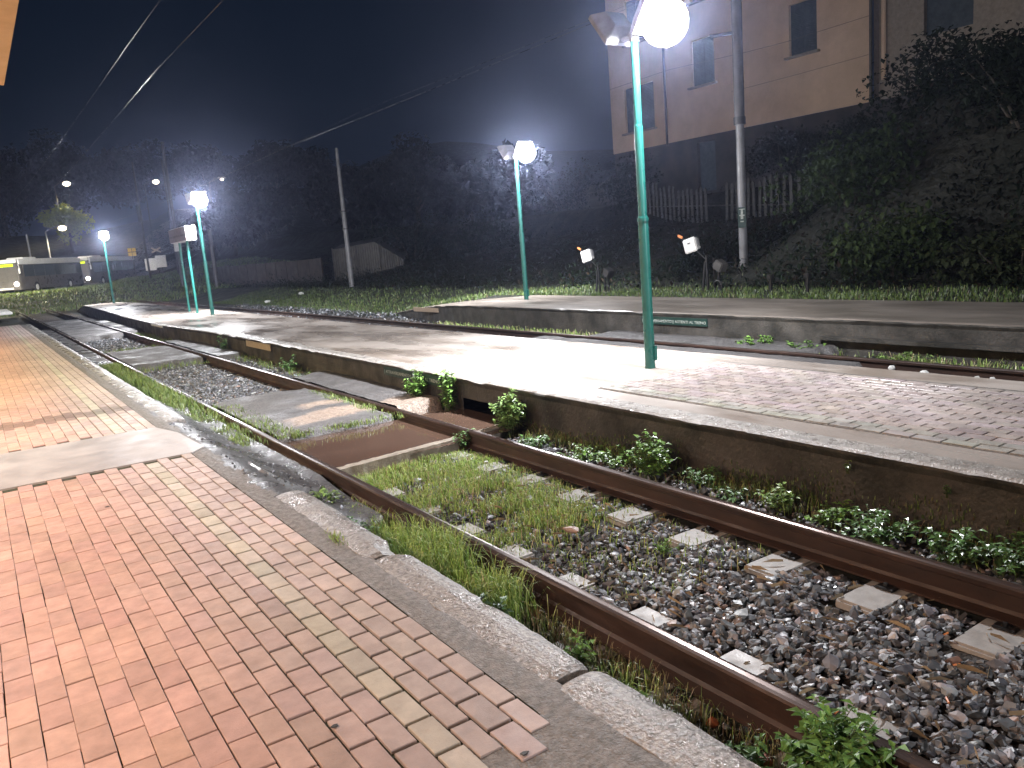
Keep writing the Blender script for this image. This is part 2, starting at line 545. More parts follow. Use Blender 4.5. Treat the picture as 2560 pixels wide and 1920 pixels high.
# smooth concrete band across the platform
cb = MB()
cb.add([(-3, 7.02, 0.003), (1.31, 6.89, 0.003), (1.44, 7.05, 0.0), (1.40, 7.9, 0.0), (1.28, 8.36, 0.003), (-3, 8.5, 0.003),
        (-3, 7.02, -0.1), (1.31, 6.89, -0.1), (1.44, 7.05, -0.1), (1.40, 7.9, -0.1), (1.28, 8.36, -0.1), (-3, 8.5, -0.1)],
       [(0, 1, 2, 3, 4, 5)] + [(i, (i + 6), ((i + 1) % 6) + 6, (i + 1) % 6) for i in range(6)])
tag(cb.build('concrete_band', M['band']), kind='structure')
# mortar strip between bricks and kerb
grid('mortar_strip', [1.305, 1.33, 1.36, 1.40, 1.44, 1.47], axis([(0.2, 6.8, 0.06), (8.4, 34, 0.4)]),
     lambda x, y: -0.004 - 0.012 * abs(fbm(x * 9, y * 6, 2)) - 0.01 * sm((x - 1.4) / 0.07), M['mortar'])

# kerb stones: long concrete slabs with broken outer edge
def kerb_stone(y0, y1, label, seed, asph=False):
    ys = np.arange(y0, y1 + 0.001, 0.03)
    prof = [(-0.45, 1.0), (-0.16, 1.0), (-0.05, 1.0), (-0.018, 0.96), (-0.006, 0.8), (0, 0.55), (-0.004, 0.3), (-0.012, 0.06), (-0.05, 0.0)]
    V = []
    for y in ys:
        out = 1.635 + 0.016 * fbm(y * 1.3, seed, 0.3) + (0.006 if seed < 4 else 0.0) * nz(y * 11, seed)
        chip = max(0, nz(y * 2.3, seed + 5.0) - 0.3) * 0.16
        inn = 1.425 + 0.014 * nz(y * 6, seed + 2.2)
        e = min(y - y0, y1 - y)
        rnd = 0.012 * (1 - sm(e / 0.03))
        for z, t in prof:
            o2 = out - (chip if z > -0.2 else chip * 0.3)
            x = inn + (o2 - inn) * t
            zz = z - (rnd if z > -0.1 else 0) + (0.004 * fbm(x * 14, y * 14, seed) if z > -0.2 else 0)
            if t > 0.7 and z > -0.1:
                zz -= chip * 0.25
            V.append((x, y, zz))
    k = len(prof)
    F = []
    for j in range(len(ys) - 1):
        for i in range(k - 1):
            a = j * k + i
            F.append((a, a + k, a + k + 1, a + 1))
    n = len(V)
    mb = MB()
    mb.add(V, F)
    mb.f.append(tuple(range(k)))
    mb.f.append(tuple(n - 1 - i for i in range(k)))
    o = mb.build('kerb_stone', M['kerb'])
    return tag(o, label, 'kerb stone', 'concrete kerb stones along the near platform')


kerb_stone(0.3, 2.085, 'rough pebbly kerb stone nearest the camera at the bottom edge', 1.0)
kerb_stone(2.115, 3.62, 'long cracked grey kerb stone beside the tall grass tuft', 2.0)
kerb_stone(3.64, 5.15, 'dark worn kerb stone behind the cracked one, beside leafy weeds', 3.0)
kerb_stone(8.6, 17.0, 'far kerb of the platform beside the mossy strip', 4.0)
kerb_stone(17.05, 33.8, 'farthest low kerb of the brick platform by the crossing', 5.0)

# asphalt patches
def asph(name, x0, x1, y0, y1, zf, edge, seed, sand=None, rag=0.12, kind='structure'):
    xs = np.linspace(x0, x1, max(6, int((x1 - x0) / 0.045)))
    ys = np.linspace(y0, y1, max(6, int((y1 - y0) / 0.055)))

    def h(x, y):
        d = min(x - x0, x1 - x, 9) if edge[0] else 9
        d = min(d, (y - y0) + rag * fbm(x * 2.5, seed) * 1.0 if edge[1] else 9, (y1 - y) + rag * fbm(x * 2.5, seed + 4) if edge[2] else 9)
        z = zf(x, y) + 0.012 * fbm(x * 2.2, y * 2.2, seed) + 0.004 * nz(x * 25, y * 25, seed)
        return z - 0.3 * (1 - sm(d / 0.16))

    def t(x, y):
        k = 1 + 0.25 * fbm(x * 3, y * 3, seed + 8)
        c = np.array([k, k, k])
        if sand:
            s = sand(x, y)
            c = c * (1 - s) + np.array([3.4, 2.75, 2.2]) * s * (0.85 + 0.3 * nz(x * 18, y * 18))
        return c
    return grid(name, xs, ys, h, M['apron' if 'apron' in name else 'wetpatch' if 'wet' in name else 'asphalt'], tintf=t, kind=kind)


def sandf(x, y):
    # pale sandy wash lying on the crossing, two tongues running across it
    u = y - 8.7 - 0.25 * (x - 3.0) + 0.16 * fbm(x * 2.0, y * 2.0, 6)
    a = sm((0.30 - abs(u)) / 0.05) * sm((x - 2.6) / 0.2)
    u2 = y - 9.4 - 0.2 * (x - 3.0) + 0.12 * fbm(x * 2.5, y * 2.5, 2)
    b = sm((0.2 - abs(u2)) / 0.05) * sm((x - 3.0) / 0.2)
    return max(a, b)


asph('asphalt_crossing', 2.40, 3.70, 7.95, 11.1, lambda x, y: -0.285 + 0.02 * math.sin((x - 2.4) / 1.3 * 3.14), (0, 1, 1), 1.3, sandf)
asph('asphalt_crossing', 3.90, 4.445, 8.25, 12.2, lambda x, y: -0.275 + 0.03 * sm((x - 3.9) / 0.5), (0, 1, 1), 2.9,
     lambda x, y: 0.8 * sm((8.95 - y + 0.2 * fbm(x * 3, y * 3)) / 0.15))
asph('asphalt_apron', 1.40, 2.17, 4.95, 11.5, lambda x, y: -0.012 - 0.27 * sm((x - 1.45) / 0.62) - 0.05 * sm((6.6 - y) / 1.0) * sm((x - 1.6) / 0.2), (0, 1, 1), 3.3)
asph('asphalt_crossing', 2.40, 3.70, 16.9, 21.0, lambda x, y: -0.28, (0, 1, 1), 5.1)
asph('asphalt_crossing', 3.90, 4.40, 16.4, 22.0, lambda x, y: -0.26, (0, 1, 1), 6.1)
asph('asphalt_crossing', 2.40, 3.70, 27.0, 40.0, lambda x, y: -0.28, (0, 1, 1), 7.1)
asph('asphalt_crossing', 3.90, 4.30, 27.0, 36.0, lambda x, y: -0.26, (0, 1, 1), 7.7)
asph('asphalt_apron', 1.66, 2.17, 17.5, 33.5, lambda x, y: -0.25, (0, 1, 1), 8.1)
asph('asphalt_crossing', 7.62, 8.94, 5.6, 12.5, lambda x, y: -0.29, (0, 1, 1), 9.1)
asph('asphalt_crossing', 9.10, 9.89, 6.6, 11.5, lambda x, y: -0.27, (0, 1, 1), 9.9)

APZ = lambda x, y: -0.012 - 0.27 * sm((x - 1.45) / 0.62) - 0.05 * sm((6.6 - y) / 1.0) * sm((x - 1.6) / 0.2)
asph('wet_concrete', 1.32, 1.50, 7.5, 8.35, lambda x, y: APZ(x, y) + 0.012, (1, 1, 1), 13.3, rag=0.3)
asph('wet_concrete', 1.42, 1.68, 6.55, 7.15, lambda x, y: APZ(x, y) + 0.012, (1, 1, 1), 14.3, rag=0.25)
asph('wet_concrete', 1.44, 1.84, 5.7, 6.35, lambda x, y: APZ(x, y) + 0.014, (1, 1, 1), 15.3, rag=0.25)
# trough with muddy water
wt = MB()
wt.add([(1.78, 6.55, -0.345), (4.52, 6.55, -0.345), (4.52, 8.05, -0.345), (1.78, 8.05, -0.345)], [(0, 1, 2, 3)])
tag(wt.build('muddy_water', M['water']), kind='structure')
rim = thing('trough_rim', 'thin concrete rim of the flooded trough crossing under the rails', 'trough rim', (3.05, 6.5, -0.45))
def rim_bar(x0, x1, y0, y1, zt):
    n = 26
    V = []
    for i in range(n + 1):
        t = i / n
        x, y = x0 + (x1 - x0) * t, y0 + (y1 - y0) * t
        w = 0.05 + 0.012 * nz(x * 9, 1.0)
        j = 0.008 * nz(x * 14, 4.0)
        V += [(x - 3.05, y - w - 6.5 + j, 0), (x - 3.05, y - w - 6.5 + j, zt + 0.45), (x - 3.05, y + w - 6.5 + j, zt + 0.45 + j), (x - 3.05, y + w - 6.5 + j, 0)]
    F = []
    for i in range(n):
        a = i * 4
        F += [(a, a + 4, a + 5, a + 1), (a + 1, a + 5, a + 6, a + 2), (a + 2, a + 6, a + 7, a + 3)]
    mb = MB()
    mb.add(V, F + [(0, 1, 2, 3), (n * 4 + 3, n * 4 + 2, n * 4 + 1, n * 4)])
    return mb
rim_bar(2.37, 3.68, 6.53, 6.66, -0.32).build('rim_edge', M['rim'], rim)
rim_bar(3.95, 4.44, 6.72, 6.82, -0.33).build('rim_edge', M['rim'], rim)
rim_bar(1.75, 2.2, 6.42, 6.5, -0.335).build('rim_edge', M['rim'], rim)

# ------------------------------------------------------------------ middle and far platforms
def platform(name, xl, xr, zt, ys, mats, topcols, hole=None, seed=0.0, zbot=-0.55, endcap=True, overhang=0.025):
    """xl, xr, zt: functions of y. Left side is the visible wall. mats: wall, nosing, top"""
    V = []
    MI = []
    F = []
    wl = [zbot, -0.36, -0.20, -0.08, -0.035]
    k = len(wl) + 3 + len(topcols) + 3
    for y in ys:
        a, b, z = xl(y), xr(y), zt(y)
        jx = 0.012 * fbm(y * 2.0, seed) + 0.008 * nz(y * 13, seed)
        ch = max(0, nz(y * 2.2, seed + 9.3) - 0.22) * 0.16
        row = []
        for q in wl:
            zz = q if q <= -0.2 else z + q
            row.append((a + 0.012 * fbm(y * 1.5, zz * 5, seed) + (overhang if q < -0.06 else 0.0), y, min(zz, z - 0.03)))
        row.append((a + jx + ch * 0.3, y, z - 0.015 - ch * 0.4))
        row.append((a + 0.03 + jx + ch, y, z - ch * 0.25))
        row.append((a + 0.2 + ch, y, z - 0.002))
        for t in topcols:
            x = a + 0.42 + (b - 0.35 - a - 0.42) * t
            row.append((x, y, z + 0.004 * fbm(x * 1.2, y * 1.2, seed)))
        row.append((b - 0.03 + jx, y, z))
        row.append((b + jx, y, z - 0.03))
        row.append((b, y, zbot))
        V += row
    nw = len(wl)
    for j in range(len(ys) - 1):
        ym = (ys[j] + ys[j + 1]) / 2
        for i in range(k - 1):
            if hole and i < 2 and hole(ym):
                continue
            p = j * k + i
            F.append((p, p + k, p + k + 1, p + 1) if False else (p, p + 1, p + k + 1, p + k))
            MI.append(0 if i < nw else (1 if i < nw + 2 else (0 if i >= k - 2 else 2)))
    o = np_mesh(name, V, F, None, mats=mats, midx=MI, smooth=False)
    me = o.data
    bm = bmesh.new()
    bm.from_mesh(me)
    bmesh.ops.recalc_face_normals(bm, faces=bm.faces)
    bm.to_mesh(me)
    bm.free()
    return tag(o, kind='structure')


def interp(pts):
    xs_, ys_ = zip(*pts)
    return lambda y: float(np.interp(y, xs_, ys_))


mxl = interp([(-8, 4.45), (18, 4.45), (24, 4.22), (30, 4.3), (42, 4.7), (54, 5.1)])
mxr = interp([(-8, 7.08), (6, 7.08), (16, 6.9), (44, 6.85), (54, 5.7)])
mzt = interp([(-8, 0.04), (48, 0.04), (54.5, -0.4)])
myl = axis([(-7, 0, 0.3), (0, 14, 0.05), (14, 26, 0.12), (26, 54.4, 0.4)])
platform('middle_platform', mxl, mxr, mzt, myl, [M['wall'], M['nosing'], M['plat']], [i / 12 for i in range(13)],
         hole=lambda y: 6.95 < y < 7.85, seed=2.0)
fxl = interp([(-8, 9.9), (17.5, 9.9), (20.5, 10.3), (24, 11.3)])
fxr = interp([(-8, 12.25), (18, 12.25), (24, 12.2)])
fzt = interp([(-8, 0.1), (17.2, 0.1), (19, 0.02), (23.5, -0.42)])
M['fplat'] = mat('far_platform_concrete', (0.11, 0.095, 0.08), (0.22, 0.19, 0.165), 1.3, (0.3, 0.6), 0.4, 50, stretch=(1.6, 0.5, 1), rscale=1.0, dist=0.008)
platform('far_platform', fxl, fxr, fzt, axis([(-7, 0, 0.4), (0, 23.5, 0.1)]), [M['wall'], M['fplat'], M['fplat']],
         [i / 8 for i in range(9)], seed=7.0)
# low ledge course along the far platform wall (right part)
lb = MB()
for i in range(24):
    y = -5 + i * 0.5
    w = 0.05 + 0.02 * nz(y, 3.3)
    lb.box((9.87, y + 0.25, -0.17), (0.1 + w, 0.5, 0.05 + 0.01 * nz(y * 3, 1)))
tag(lb.build('platform_ledge', M['wall']), kind='structure')

# pavers on the near part of the middle platform
pr = list(np.arange(4.90, 6.66, 0.1))
def pav_col(i, x, y, rg):
    c = np.array([0.47, 0.40, 0.375]) * (1 + rg.normal(0, 0.06)) * np.array([1, 1 + rg.normal(0, 0.02), 1 + rg.normal(0, 0.03)])
    if i < 2:
        c = c * np.array([0.95, 1.05, 1.0])
    return c * (1 + 0.25 * fbm(x, y, 4))
brick_field('grey_paver_field', pr, -2.0, 5.92, 0.2, 0.052, M['paver'], pav_col, 0.008, seed=8, zj=0.0008, cham=0.0025, depth=0.03)
pj = MB()
pj.box((5.78, 1.96, 0.038), (1.78, 7.95, 0.012))
tag(pj.build('paver_joint_bed', M['mortar']), kind='structure')

# ------------------------------------------------------------------ rails
PROF = [(-0.07, 0), (0.07, 0), (0.07, 0.012), (0.02, 0.028), (0.009, 0.045), (0.009, 0.118), (0.034, 0.132), (0.036, 0.158), (0.028, 0.168),
        (0.012, 0.172), (-0.012, 0.172), (-0.028, 0.168), (-0.036, 0.158), (-0.034, 0.132), (-0.009, 0.118), (-0.009, 0.045), (-0.02, 0.028), (-0.07, 0.012)]


def rail(pts, z, label, group):
    k = len(PROF)
    V = []
    F = []
    MI = []
    for i, (x, y) in enumerate(pts):
        a, b = pts[max(0, i - 1)], pts[min(len(pts) - 1, i + 1)]
        d = Vector((b[0] - a[0], b[1] - a[1])).normalized()
        wob = 0.004 * nz(y * 0.4, x * 3)
        for px, pz in PROF:
            V.append((x + px * d.y + wob, y - px * d.x, z + pz + 0.004 * nz(y * 0.25, x)))
    for i in range(len(pts) - 1):
        for j in range(k):
            j2 = (j + 1) % k
            F.append((i * k + j, i * k + j2, (i + 1) * k + j2, (i + 1) * k + j))
            MI.append(1 if j in (8, 9, 10) else 0)
    o = np_mesh('rail', V, F, None, mats=[M['rust'], M['railtop']], midx=MI)
    return tag(o, label, 'rail', group)


ry = axis([(-2, 30, 0.5), (30, 64, 2)])
rail([(2.29, y) for y in ry], -0.422, 'rusty rail nearest the brick platform, grass along its side', 'rails of the near track')
rail([(3.79, y) for y in ry], -0.422, 'rusty rail of the near track beside the middle platform wall', 'rails of the near track')
def curve(x0):
    return [(x0 + (max(0, y - 52) ** 2) / 520, y) for y in axis([(-8, 40, 1), (40, 92, 2)])]
M_far = curve(7.53)
rail(curve(7.53), -0.422, 'rail of the far track curving away, mostly hidden by the middle platform', 'rails of the far track')
rail(curve(9.03), -0.422, 'brown rail of the far track in front of the far platform', 'rails of the far track')

# ------------------------------------------------------------------ sleepers
def make_sleeper():
    t = thing('concrete_sleeper', '', 'sleeper', (0, 0, 0))
    for s in (-1, 1):
        b = MB()
        cx = s * 0.72
        b.box((cx, 0, -0.055), (0.74, 0.25, 0.2), taper=0.93)
        b.build('sleeper_block', M['sleeper'], t, bevel=0.012)
        for q in (-1, 1):
            c = MB()
            x = s * 0.75 + q * 0.105
            c.box((x, 0, 0.052), (0.06, 0.10, 0.014))
            c.box((x - q * 0.01, 0, 0.06), (0.03, 0.045, 0.014))
            cl = c.build('rail_clip', M['iron'], t, bevel=0.004)
            bo = MB()
            bo.tube([(x + q * 0.005, 0, 0.055), (x + q * 0.005, 0, 0.082)], 0.011, 6)
            bo.build('bolt', M['iron'], cl)
    tb = MB()
    tb.tube([(-0.4, 0, -0.03), (0.4, 0, -0.03)], 0.02, 6)
    tb.build('tie_bar', M['iron'], t)
    return t


ords = ['nearest', 'second', 'third', 'fourth', 'fifth', 'sixth', 'seventh', 'eighth', 'ninth', 'tenth', 'eleventh', 'twelfth']
sl0 = make_sleeper()
n_sl = 0
for i in range(10):
    y = 1.05 + 0.6 * i
    if i == 0:
        o = sl0
        o.location = (3.04, y, -0.468)
        o['label'] = 'concrete sleeper nearest the camera at the lower right corner'
        o['group'] = 'concrete sleepers under the near track'
    else:
        o = dup(sl0, (3.04, y + random.uniform(-0.02, 0.02), -0.468 + random.uniform(-0.006, 0.004)), random.uniform(-0.02, 0.02),
                f'concrete sleeper in the near gravel, {ords[i]} from the lower right corner', 'concrete sleepers under the near track')
for i in range(9):
    y = 11.6 + 0.6 * i
    dup(sl0, (3.04, y, -0.472), random.uniform(-0.02, 0.02),
        f'sleeper in the gravel beyond the asphalt crossing, {ords[i] if i else "first"} behind the asphalt', 'sleepers beyond the asphalt crossing')

# ------------------------------------------------------------------ ballast stones
def ico():
    t = (1 + 5 ** 0.5) / 2
    v = np.array([(-1, t, 0), (1, t, 0), (-1, -t, 0), (1, -t, 0), (0, -1, t), (0, 1, t), (0, -1, -t), (0, 1, -t), (t, 0, -1), (t, 0, 1), (-t, 0, -1), (-t, 0, 1)], float)
    f = np.array([(0, 11, 5), (0, 5, 1), (0, 1, 7), (0, 7, 10), (0, 10, 11), (1, 5, 9), (5, 11, 4), (11, 10, 2), (10, 7, 6), (7, 1, 8), (3, 9, 4), (3, 4, 2), (3, 2, 6), (3, 6, 8), (3, 8, 9), (4, 9, 5), (2, 4, 11), (6, 2, 10), (8, 6, 7), (9, 8, 1)])
    return v / np.linalg.norm(v[0]), f


IV, IF = ico()
VAR = []
for q in range(16):
    IVq = IV if q % 3 == 0 else np.sign(IV) * np.abs(IV) ** 0.45 * 0.8
    d = IVq * np.array([1.0, rng.uniform(0.5, 0.95), rng.uniform(0.3, 0.7)]) * (1 + rng.normal(0, 0.24, (12, 1)))
    VAR.append(d)


def stones(name, P, S, cols):
    n = len(P)
    V = np.zeros((n, 12, 3))
    for i in range(n):
        a, b, c = rng.uniform(0, 6.28), rng.normal(0, 0.5), rng.normal(0, 0.5)
        Rz = np.array([[math.cos(a), -math.sin(a), 0], [math.sin(a), math.cos(a), 0], [0, 0, 1]])
        Rx = np.array([[1, 0, 0], [0, math.cos(b), -math.sin(b)], [0, math.sin(b), math.cos(b)]])
        Ry = np.array([[math.cos(c), 0, math.sin(c)], [0, 1, 0], [-math.sin(c), 0, math.cos(c)]])
        V[i] = (VAR[i % 16] * S[i]) @ (Rz @ Ry @ Rx).T + P[i]
    F = (np.arange(n)[:, None, None] * 12 + IF[None]).reshape(-1, 3)
    T = np.repeat(cols, 12, axis=0)
    return tag(np_mesh(name, V.reshape(-1, 3), F, M['stone'], tint=T), kind='stuff')


def stone_cols(n):
    g = rng.uniform(0.028, 0.14, n)
    g = np.where(rng.uniform(size=n) < 0.2, rng.uniform(0.15, 0.42, n), g)
    c = np.stack([g * rng.uniform(0.9, 1.02, n), g, g * rng.uniform(1.0, 1.2, n)], 1)
    br = rng.uniform(size=n) < 0.07
    c[br] *= np.array([1.25, 0.85, 0.65])
    return c


P = []
S = []
def scatter(x0, x1, y0, y1, n, s0, s1, zf, dens=None, lift=0.3):
    for _ in range(n):
        x, y = rng.uniform(x0, x1), rng.uniform(y0, y1)
        if dens and rng.uniform() > dens(x, y):
            continue
        s = rng.uniform(s0, s1) * (1.35 if rng.uniform() < 0.1 else 1)
        P.append((x, y, zf(x, y) + s * rng.uniform(0.0, lift * 2)))
        S.append(s)


def sleep_clear(x, y):
    k = ((y - 1.05 + 0.3) % 0.6) - 0.3
    on = abs(k) < 0.125 and (3.28 < x < 3.72 or 2.36 < x < 2.66)
    return not on


scatter(2.37, 3.71, 0.4, 3.3, 6800, 0.015, 0.036, bz, lambda x, y: 1.0 if sleep_clear(x, y) else 0.03)
scatter(2.37, 3.71, 3.3, 6.4, 5200, 0.014, 0.032, bz, lambda x, y: (1.0 if sleep_clear(x, y) else 0.05) * (0.95 - 0.75 * sm((y - 3.1) / 1.2) * sm((3.65 - x) / 0.5) ))
scatter(3.87, 4.43, 0.6, 6.5, 4200, 0.016, 0.034, bz, lambda x, y: 1.0 - 0.7 * sm((x - 4.05) / 0.3))
scatter(2.37, 3.71, 11.0, 17.0, 6500, 0.02, 0.036, lambda x, y: bz(x, y) + 0.01)
scatter(3.87, 4.40, 11.9, 17.0, 2300, 0.02, 0.04, lambda x, y: bz(x, y) + 0.04)
scatter(2.4, 3.7, 21.0, 27.0, 2200, 0.03, 0.05, bz)
scatter(1.66, 2.2, 0.5, 5.0, 500, 0.01, 0.022, bz)
scatter(1.45, 2.1, 5.2, 9.5, 260, 0.008, 0.018, lambda x, y: -0.02 - 0.27 * sm((x - 1.45) / 0.62), None, 0.5)
stones('ballast', np.array(P), np.array(S), stone_cols(len(P)))
P = []
S = []
scatter(8.0, 9.85, 2.0, 6.8, 1800, 0.015, 0.035, lambda x, y: -0.41)
scatter(7.6, 11.0, 12.5, 40.0, 4200, 0.025, 0.05, lambda x, y: -0.41)
stones('ballast', np.array(P), np.array(S), stone_cols(len(P)) * 0.8)

# straw and twigs between the stones
mb_v = []
mb_f = []
mb_t = []
for _ in range(260):
    x, y = rng.uniform(2.4, 3.7), rng.uniform(0.8, 5.5)
    L, a = rng.uniform(0.03, 0.13), rng.uniform(0, 6.28)
    z = bz(x, y) + rng.uniform(0.015, 0.04)
    dx, dy = math.cos(a) * L, math.sin(a) * L
    w = 0.0008
    n = len(mb_v)
    mb_v += [(x - dy * w / L, y + dx * w / L, z), (x + dy * w / L, y - dx * w / L, z + 0.001), (x + dx + dy * w / L, y + dy - dx * w / L, z + rng.uniform(-0.01, 0.03)), (x + dx - dy * w / L, y + dy + dx * w / L, z + 0.012), (x + dx / 2, y + dy / 2, z + 0.02)]
    mb_f += [(n, n + 1, n + 4), (n + 1, n + 2, n + 4), (n + 2, n + 3, n + 4), (n + 3, n, n + 4)]
    c = np.array([0.34, 0.26, 0.16]) * rng.uniform(0.4, 1.1)
    mb_t += [c] * 5
tag(np_mesh('dry_straw', mb_v, mb_f, M['grass'], tint=np.array(mb_t)), kind='stuff')

# ------------------------------------------------------------------ grass
def grass(name, spots, kind='stuff'):
    """spots: list of (x, y, z, height, width, colour)"""
    n = len(spots)
    V = np.zeros((n, 7, 3))
    T = np.zeros((n, 7, 3))
    for i, (x, y, z, h, w, c) in enumerate(spots):
        a = rng.uniform(0, 6.28)
        ln = h * rng.uniform(0.15, 0.75)
        dx, dy = math.cos(a), math.sin(a)
        px, py = -dy * w / 2, dx * w / 2
        b = rng.uniform(0.5, 0.9)
        pts = [(0, 0, 0, 1.0), (ln * 0.2, 0, h * 0.45, 0.8), (ln * 0.55, 0, h * 0.8, 0.5), (ln, 0, h * b, 0)]
        k = 0
        for j, (l, _, hh, ww) in enumerate(pts):
            cx, cy, cz = x + dx * l, y + dy * l, z + hh
            if j < 3:
                V[i, k] = (cx + px * ww, cy + py * ww, cz)
                V[i, k + 1] = (cx - px * ww, cy - py * ww, cz)
                T[i, k] = T[i, k + 1] = c
                k += 2
            else:
                V[i, k] = (cx, cy, cz)
                T[i, k] = c
    b = np.arange(n)[:, None, None] * 7
    F4 = np.array([(0, 1, 3), (0, 3, 2), (2, 3, 5), (2, 5, 4), (4, 5, 6)])[None]
    F = (b + F4).reshape(-1, 3)
    return tag(np_mesh(name, V.reshape(-1, 3), F, M['grass'], tint=T.reshape(-1, 3)), kind=kind)


GREENS = np.array([(0.25, 0.39, 0.075), (0.34, 0.46, 0.11), (0.15, 0.26, 0.06), (0.42, 0.45, 0.2), (0.45, 0.37, 0.22), (0.2, 0.12, 0.06)])
def gcol(w):
    c = GREENS[rng.choice(6, p=w)] * rng.uniform(0.7, 1.2)
    return c


FRESH = [0.38, 0.30, 0.2, 0.09, 0.02, 0.01]
MIXED = [0.22, 0.2, 0.13, 0.22, 0.17, 0.06]
DRY = [0.05, 0.06, 0.14, 0.2, 0.3, 0.25]
MOSS = [0.35, 0.4, 0.2, 0.05, 0.0, 0.0]
sp = []
# mat of grass between the rails
for _ in range(52000):
    x, y = rng.uniform(2.38, 3.70), rng.uniform(2.9, 6.5)
    f = sm((y - 3.2) / 1.5) * (1 - 0.7 * sm((x - 3.25) / 0.35) * (1 - sm((y - 5.2) / 0.8))) * (0.45 + 1.1 * fbm(x * 1.7, y * 1.7, 3.0))
    f = max(f, 0.04)
    if rng.uniform() > f:
        continue
    sp.append((x, y, bz(x, y) - 0.005, rng.uniform(0.03, 0.10), rng.uniform(0.004, 0.007), gcol(MIXED if rng.uniform() < 0.45 else FRESH) * 1.15))
# strip between kerb and rail, tall fresh tufts
for _ in range(15000):
    x, y = rng.uniform(1.68, 2.23), rng.uniform(0.7, 6.3)
    if rng.uniform() > 0.3 + 0.6 * fbm(x * 2, y * 1.5, 8.0):
        continue
    dry = y < 3.0
    sp.append((x, y, bz(x, y) - 0.01, rng.uniform(0.04, 0.12 if dry else 0.14), rng.uniform(0.003, 0.006), gcol(DRY if dry and rng.uniform() < 0.75 else MIXED)))
for (cx, cy, rx, ry_, n, h0, h1) in ((2.03, 4.15, 0.13, 0.36, 2600, 0.14, 0.36), (2.05, 3.45, 0.11, 0.2, 800, 0.12, 0.3), (2.06, 5.3, 0.14, 0.6, 1500, 0.06, 0.17), (1.97, 2.3, 0.08, 0.15, 160, 0.1, 0.2),
                                     (1.43, 4.05, 0.03, 0.1, 130, 0.02, 0.06)):
    for _ in range(n):
        x, y = rng.normal(cx, rx * 0.6), rng.normal(cy, ry_ * 0.55)
        if x > 2.235 and x < 2.36:
            x = 2.2
        z = bz(x, y) if x > 1.66 else -0.02
        sp.append((x, y, z - 0.01, rng.uniform(h0, h1), rng.uniform(0.004, 0.007), gcol(FRESH) * 1.15))
# mossy strip further along the near rail and at the asphalt edges
for _ in range(17000):
    x, y = rng.uniform(1.68, 2.25), rng.uniform(9.0, 17.6)
    if rng.uniform() > sm((y - 9.0) / 0.6) * (0.55 + 0.8 * fbm(x * 2, y, 1)) * (0.25 + 0.75 * sm((x - 1.66 + 0.1 * nz(y, 2)) / 0.12)):
        continue
    zb = -0.42 + 0.13 * sm((y - 8.8) / 1.5)
    sp.append((x, y, zb, rng.uniform(0.04, 0.12), rng.uniform(0.008, 0.014), gcol(MOSS) * 0.55))
for (x0, x1, y0, y1, n, h) in ((1.95, 2.25, 7.9, 9.2, 1500, 0.07), (2.36, 2.62, 8.0, 10.8, 1500, 0.06), (3.55, 3.74, 7.85, 10.5, 1100, 0.06), (2.5, 3.6, 7.9, 8.15, 900, 0.06),
                               (2.36, 3.7, 16.4, 17.2, 900, 0.08), (2.36, 3.7, 20.5, 22.0, 1200, 0.08), (3.9, 4.35, 21.5, 27, 1500, 0.1), (4.15, 4.45, 12.2, 20.0, 1800, 0.12), (1.66, 2.24, 17.6, 24, 1800, 0.08)):
    for _ in range(n):
        x, y = rng.uniform(x0, x1), rng.uniform(y0, y1)
        if rng.uniform() > 0.5 + 0.9 * fbm(x * 3, y * 2, 5):
            continue
        zb = -0.30 if 7.8 < y < 11 else -0.37
        sp.append((x, y, zb, rng.uniform(0.4, 1.2) * h, rng.uniform(0.006, 0.011), gcol(MOSS) * 0.6))
for _ in range(9000):
    x, y = rng.uniform(1.66, 2.22), rng.uniform(0.9, 3.3)
    if rng.uniform() > 0.55 + 0.7 * fbm(x * 3, y * 2, 21.0):
        continue
    sp.append((x, y, bz(x, y) - 0.015, rng.uniform(0.03, 0.13), rng.uniform(0.002, 0.005), gcol(DRY) * 0.7))
# foot of the middle platform wall
for _ in range(5200):
    x, y = 4.46 - abs(rng.normal(0, 0.14)), rng.uniform(0.8, 6.6)
    if rng.uniform() > 0.5 + 0.9 * fbm(x * 2, y * 1.6, 12):
        continue
    sp.append((x, y, bz(x, y), rng.uniform(0.03, 0.12), rng.uniform(0.004, 0.008), gcol(FRESH if rng.uniform() < 0.5 else DRY) * 0.8))
for _ in range(9000):
    y = rng.uniform(0.8, 6.7)
    zt = -0.40 + abs(rng.normal(0, 0.11)) * (0.6 + 1.2 * max(0, fbm(y * 1.4, 3.0)))
    if rng.uniform() > 0.35 + 1.2 * fbm(y * 1.1, zt * 4, 2.0):
        continue
    sp.append((4.468, y, zt, rng.uniform(0.015, 0.04), rng.uniform(0.004, 0.009), gcol([0.2, 0.1, 0.5, 0.05, 0.05, 0.1]) * 0.5))
grass('grass', sp)
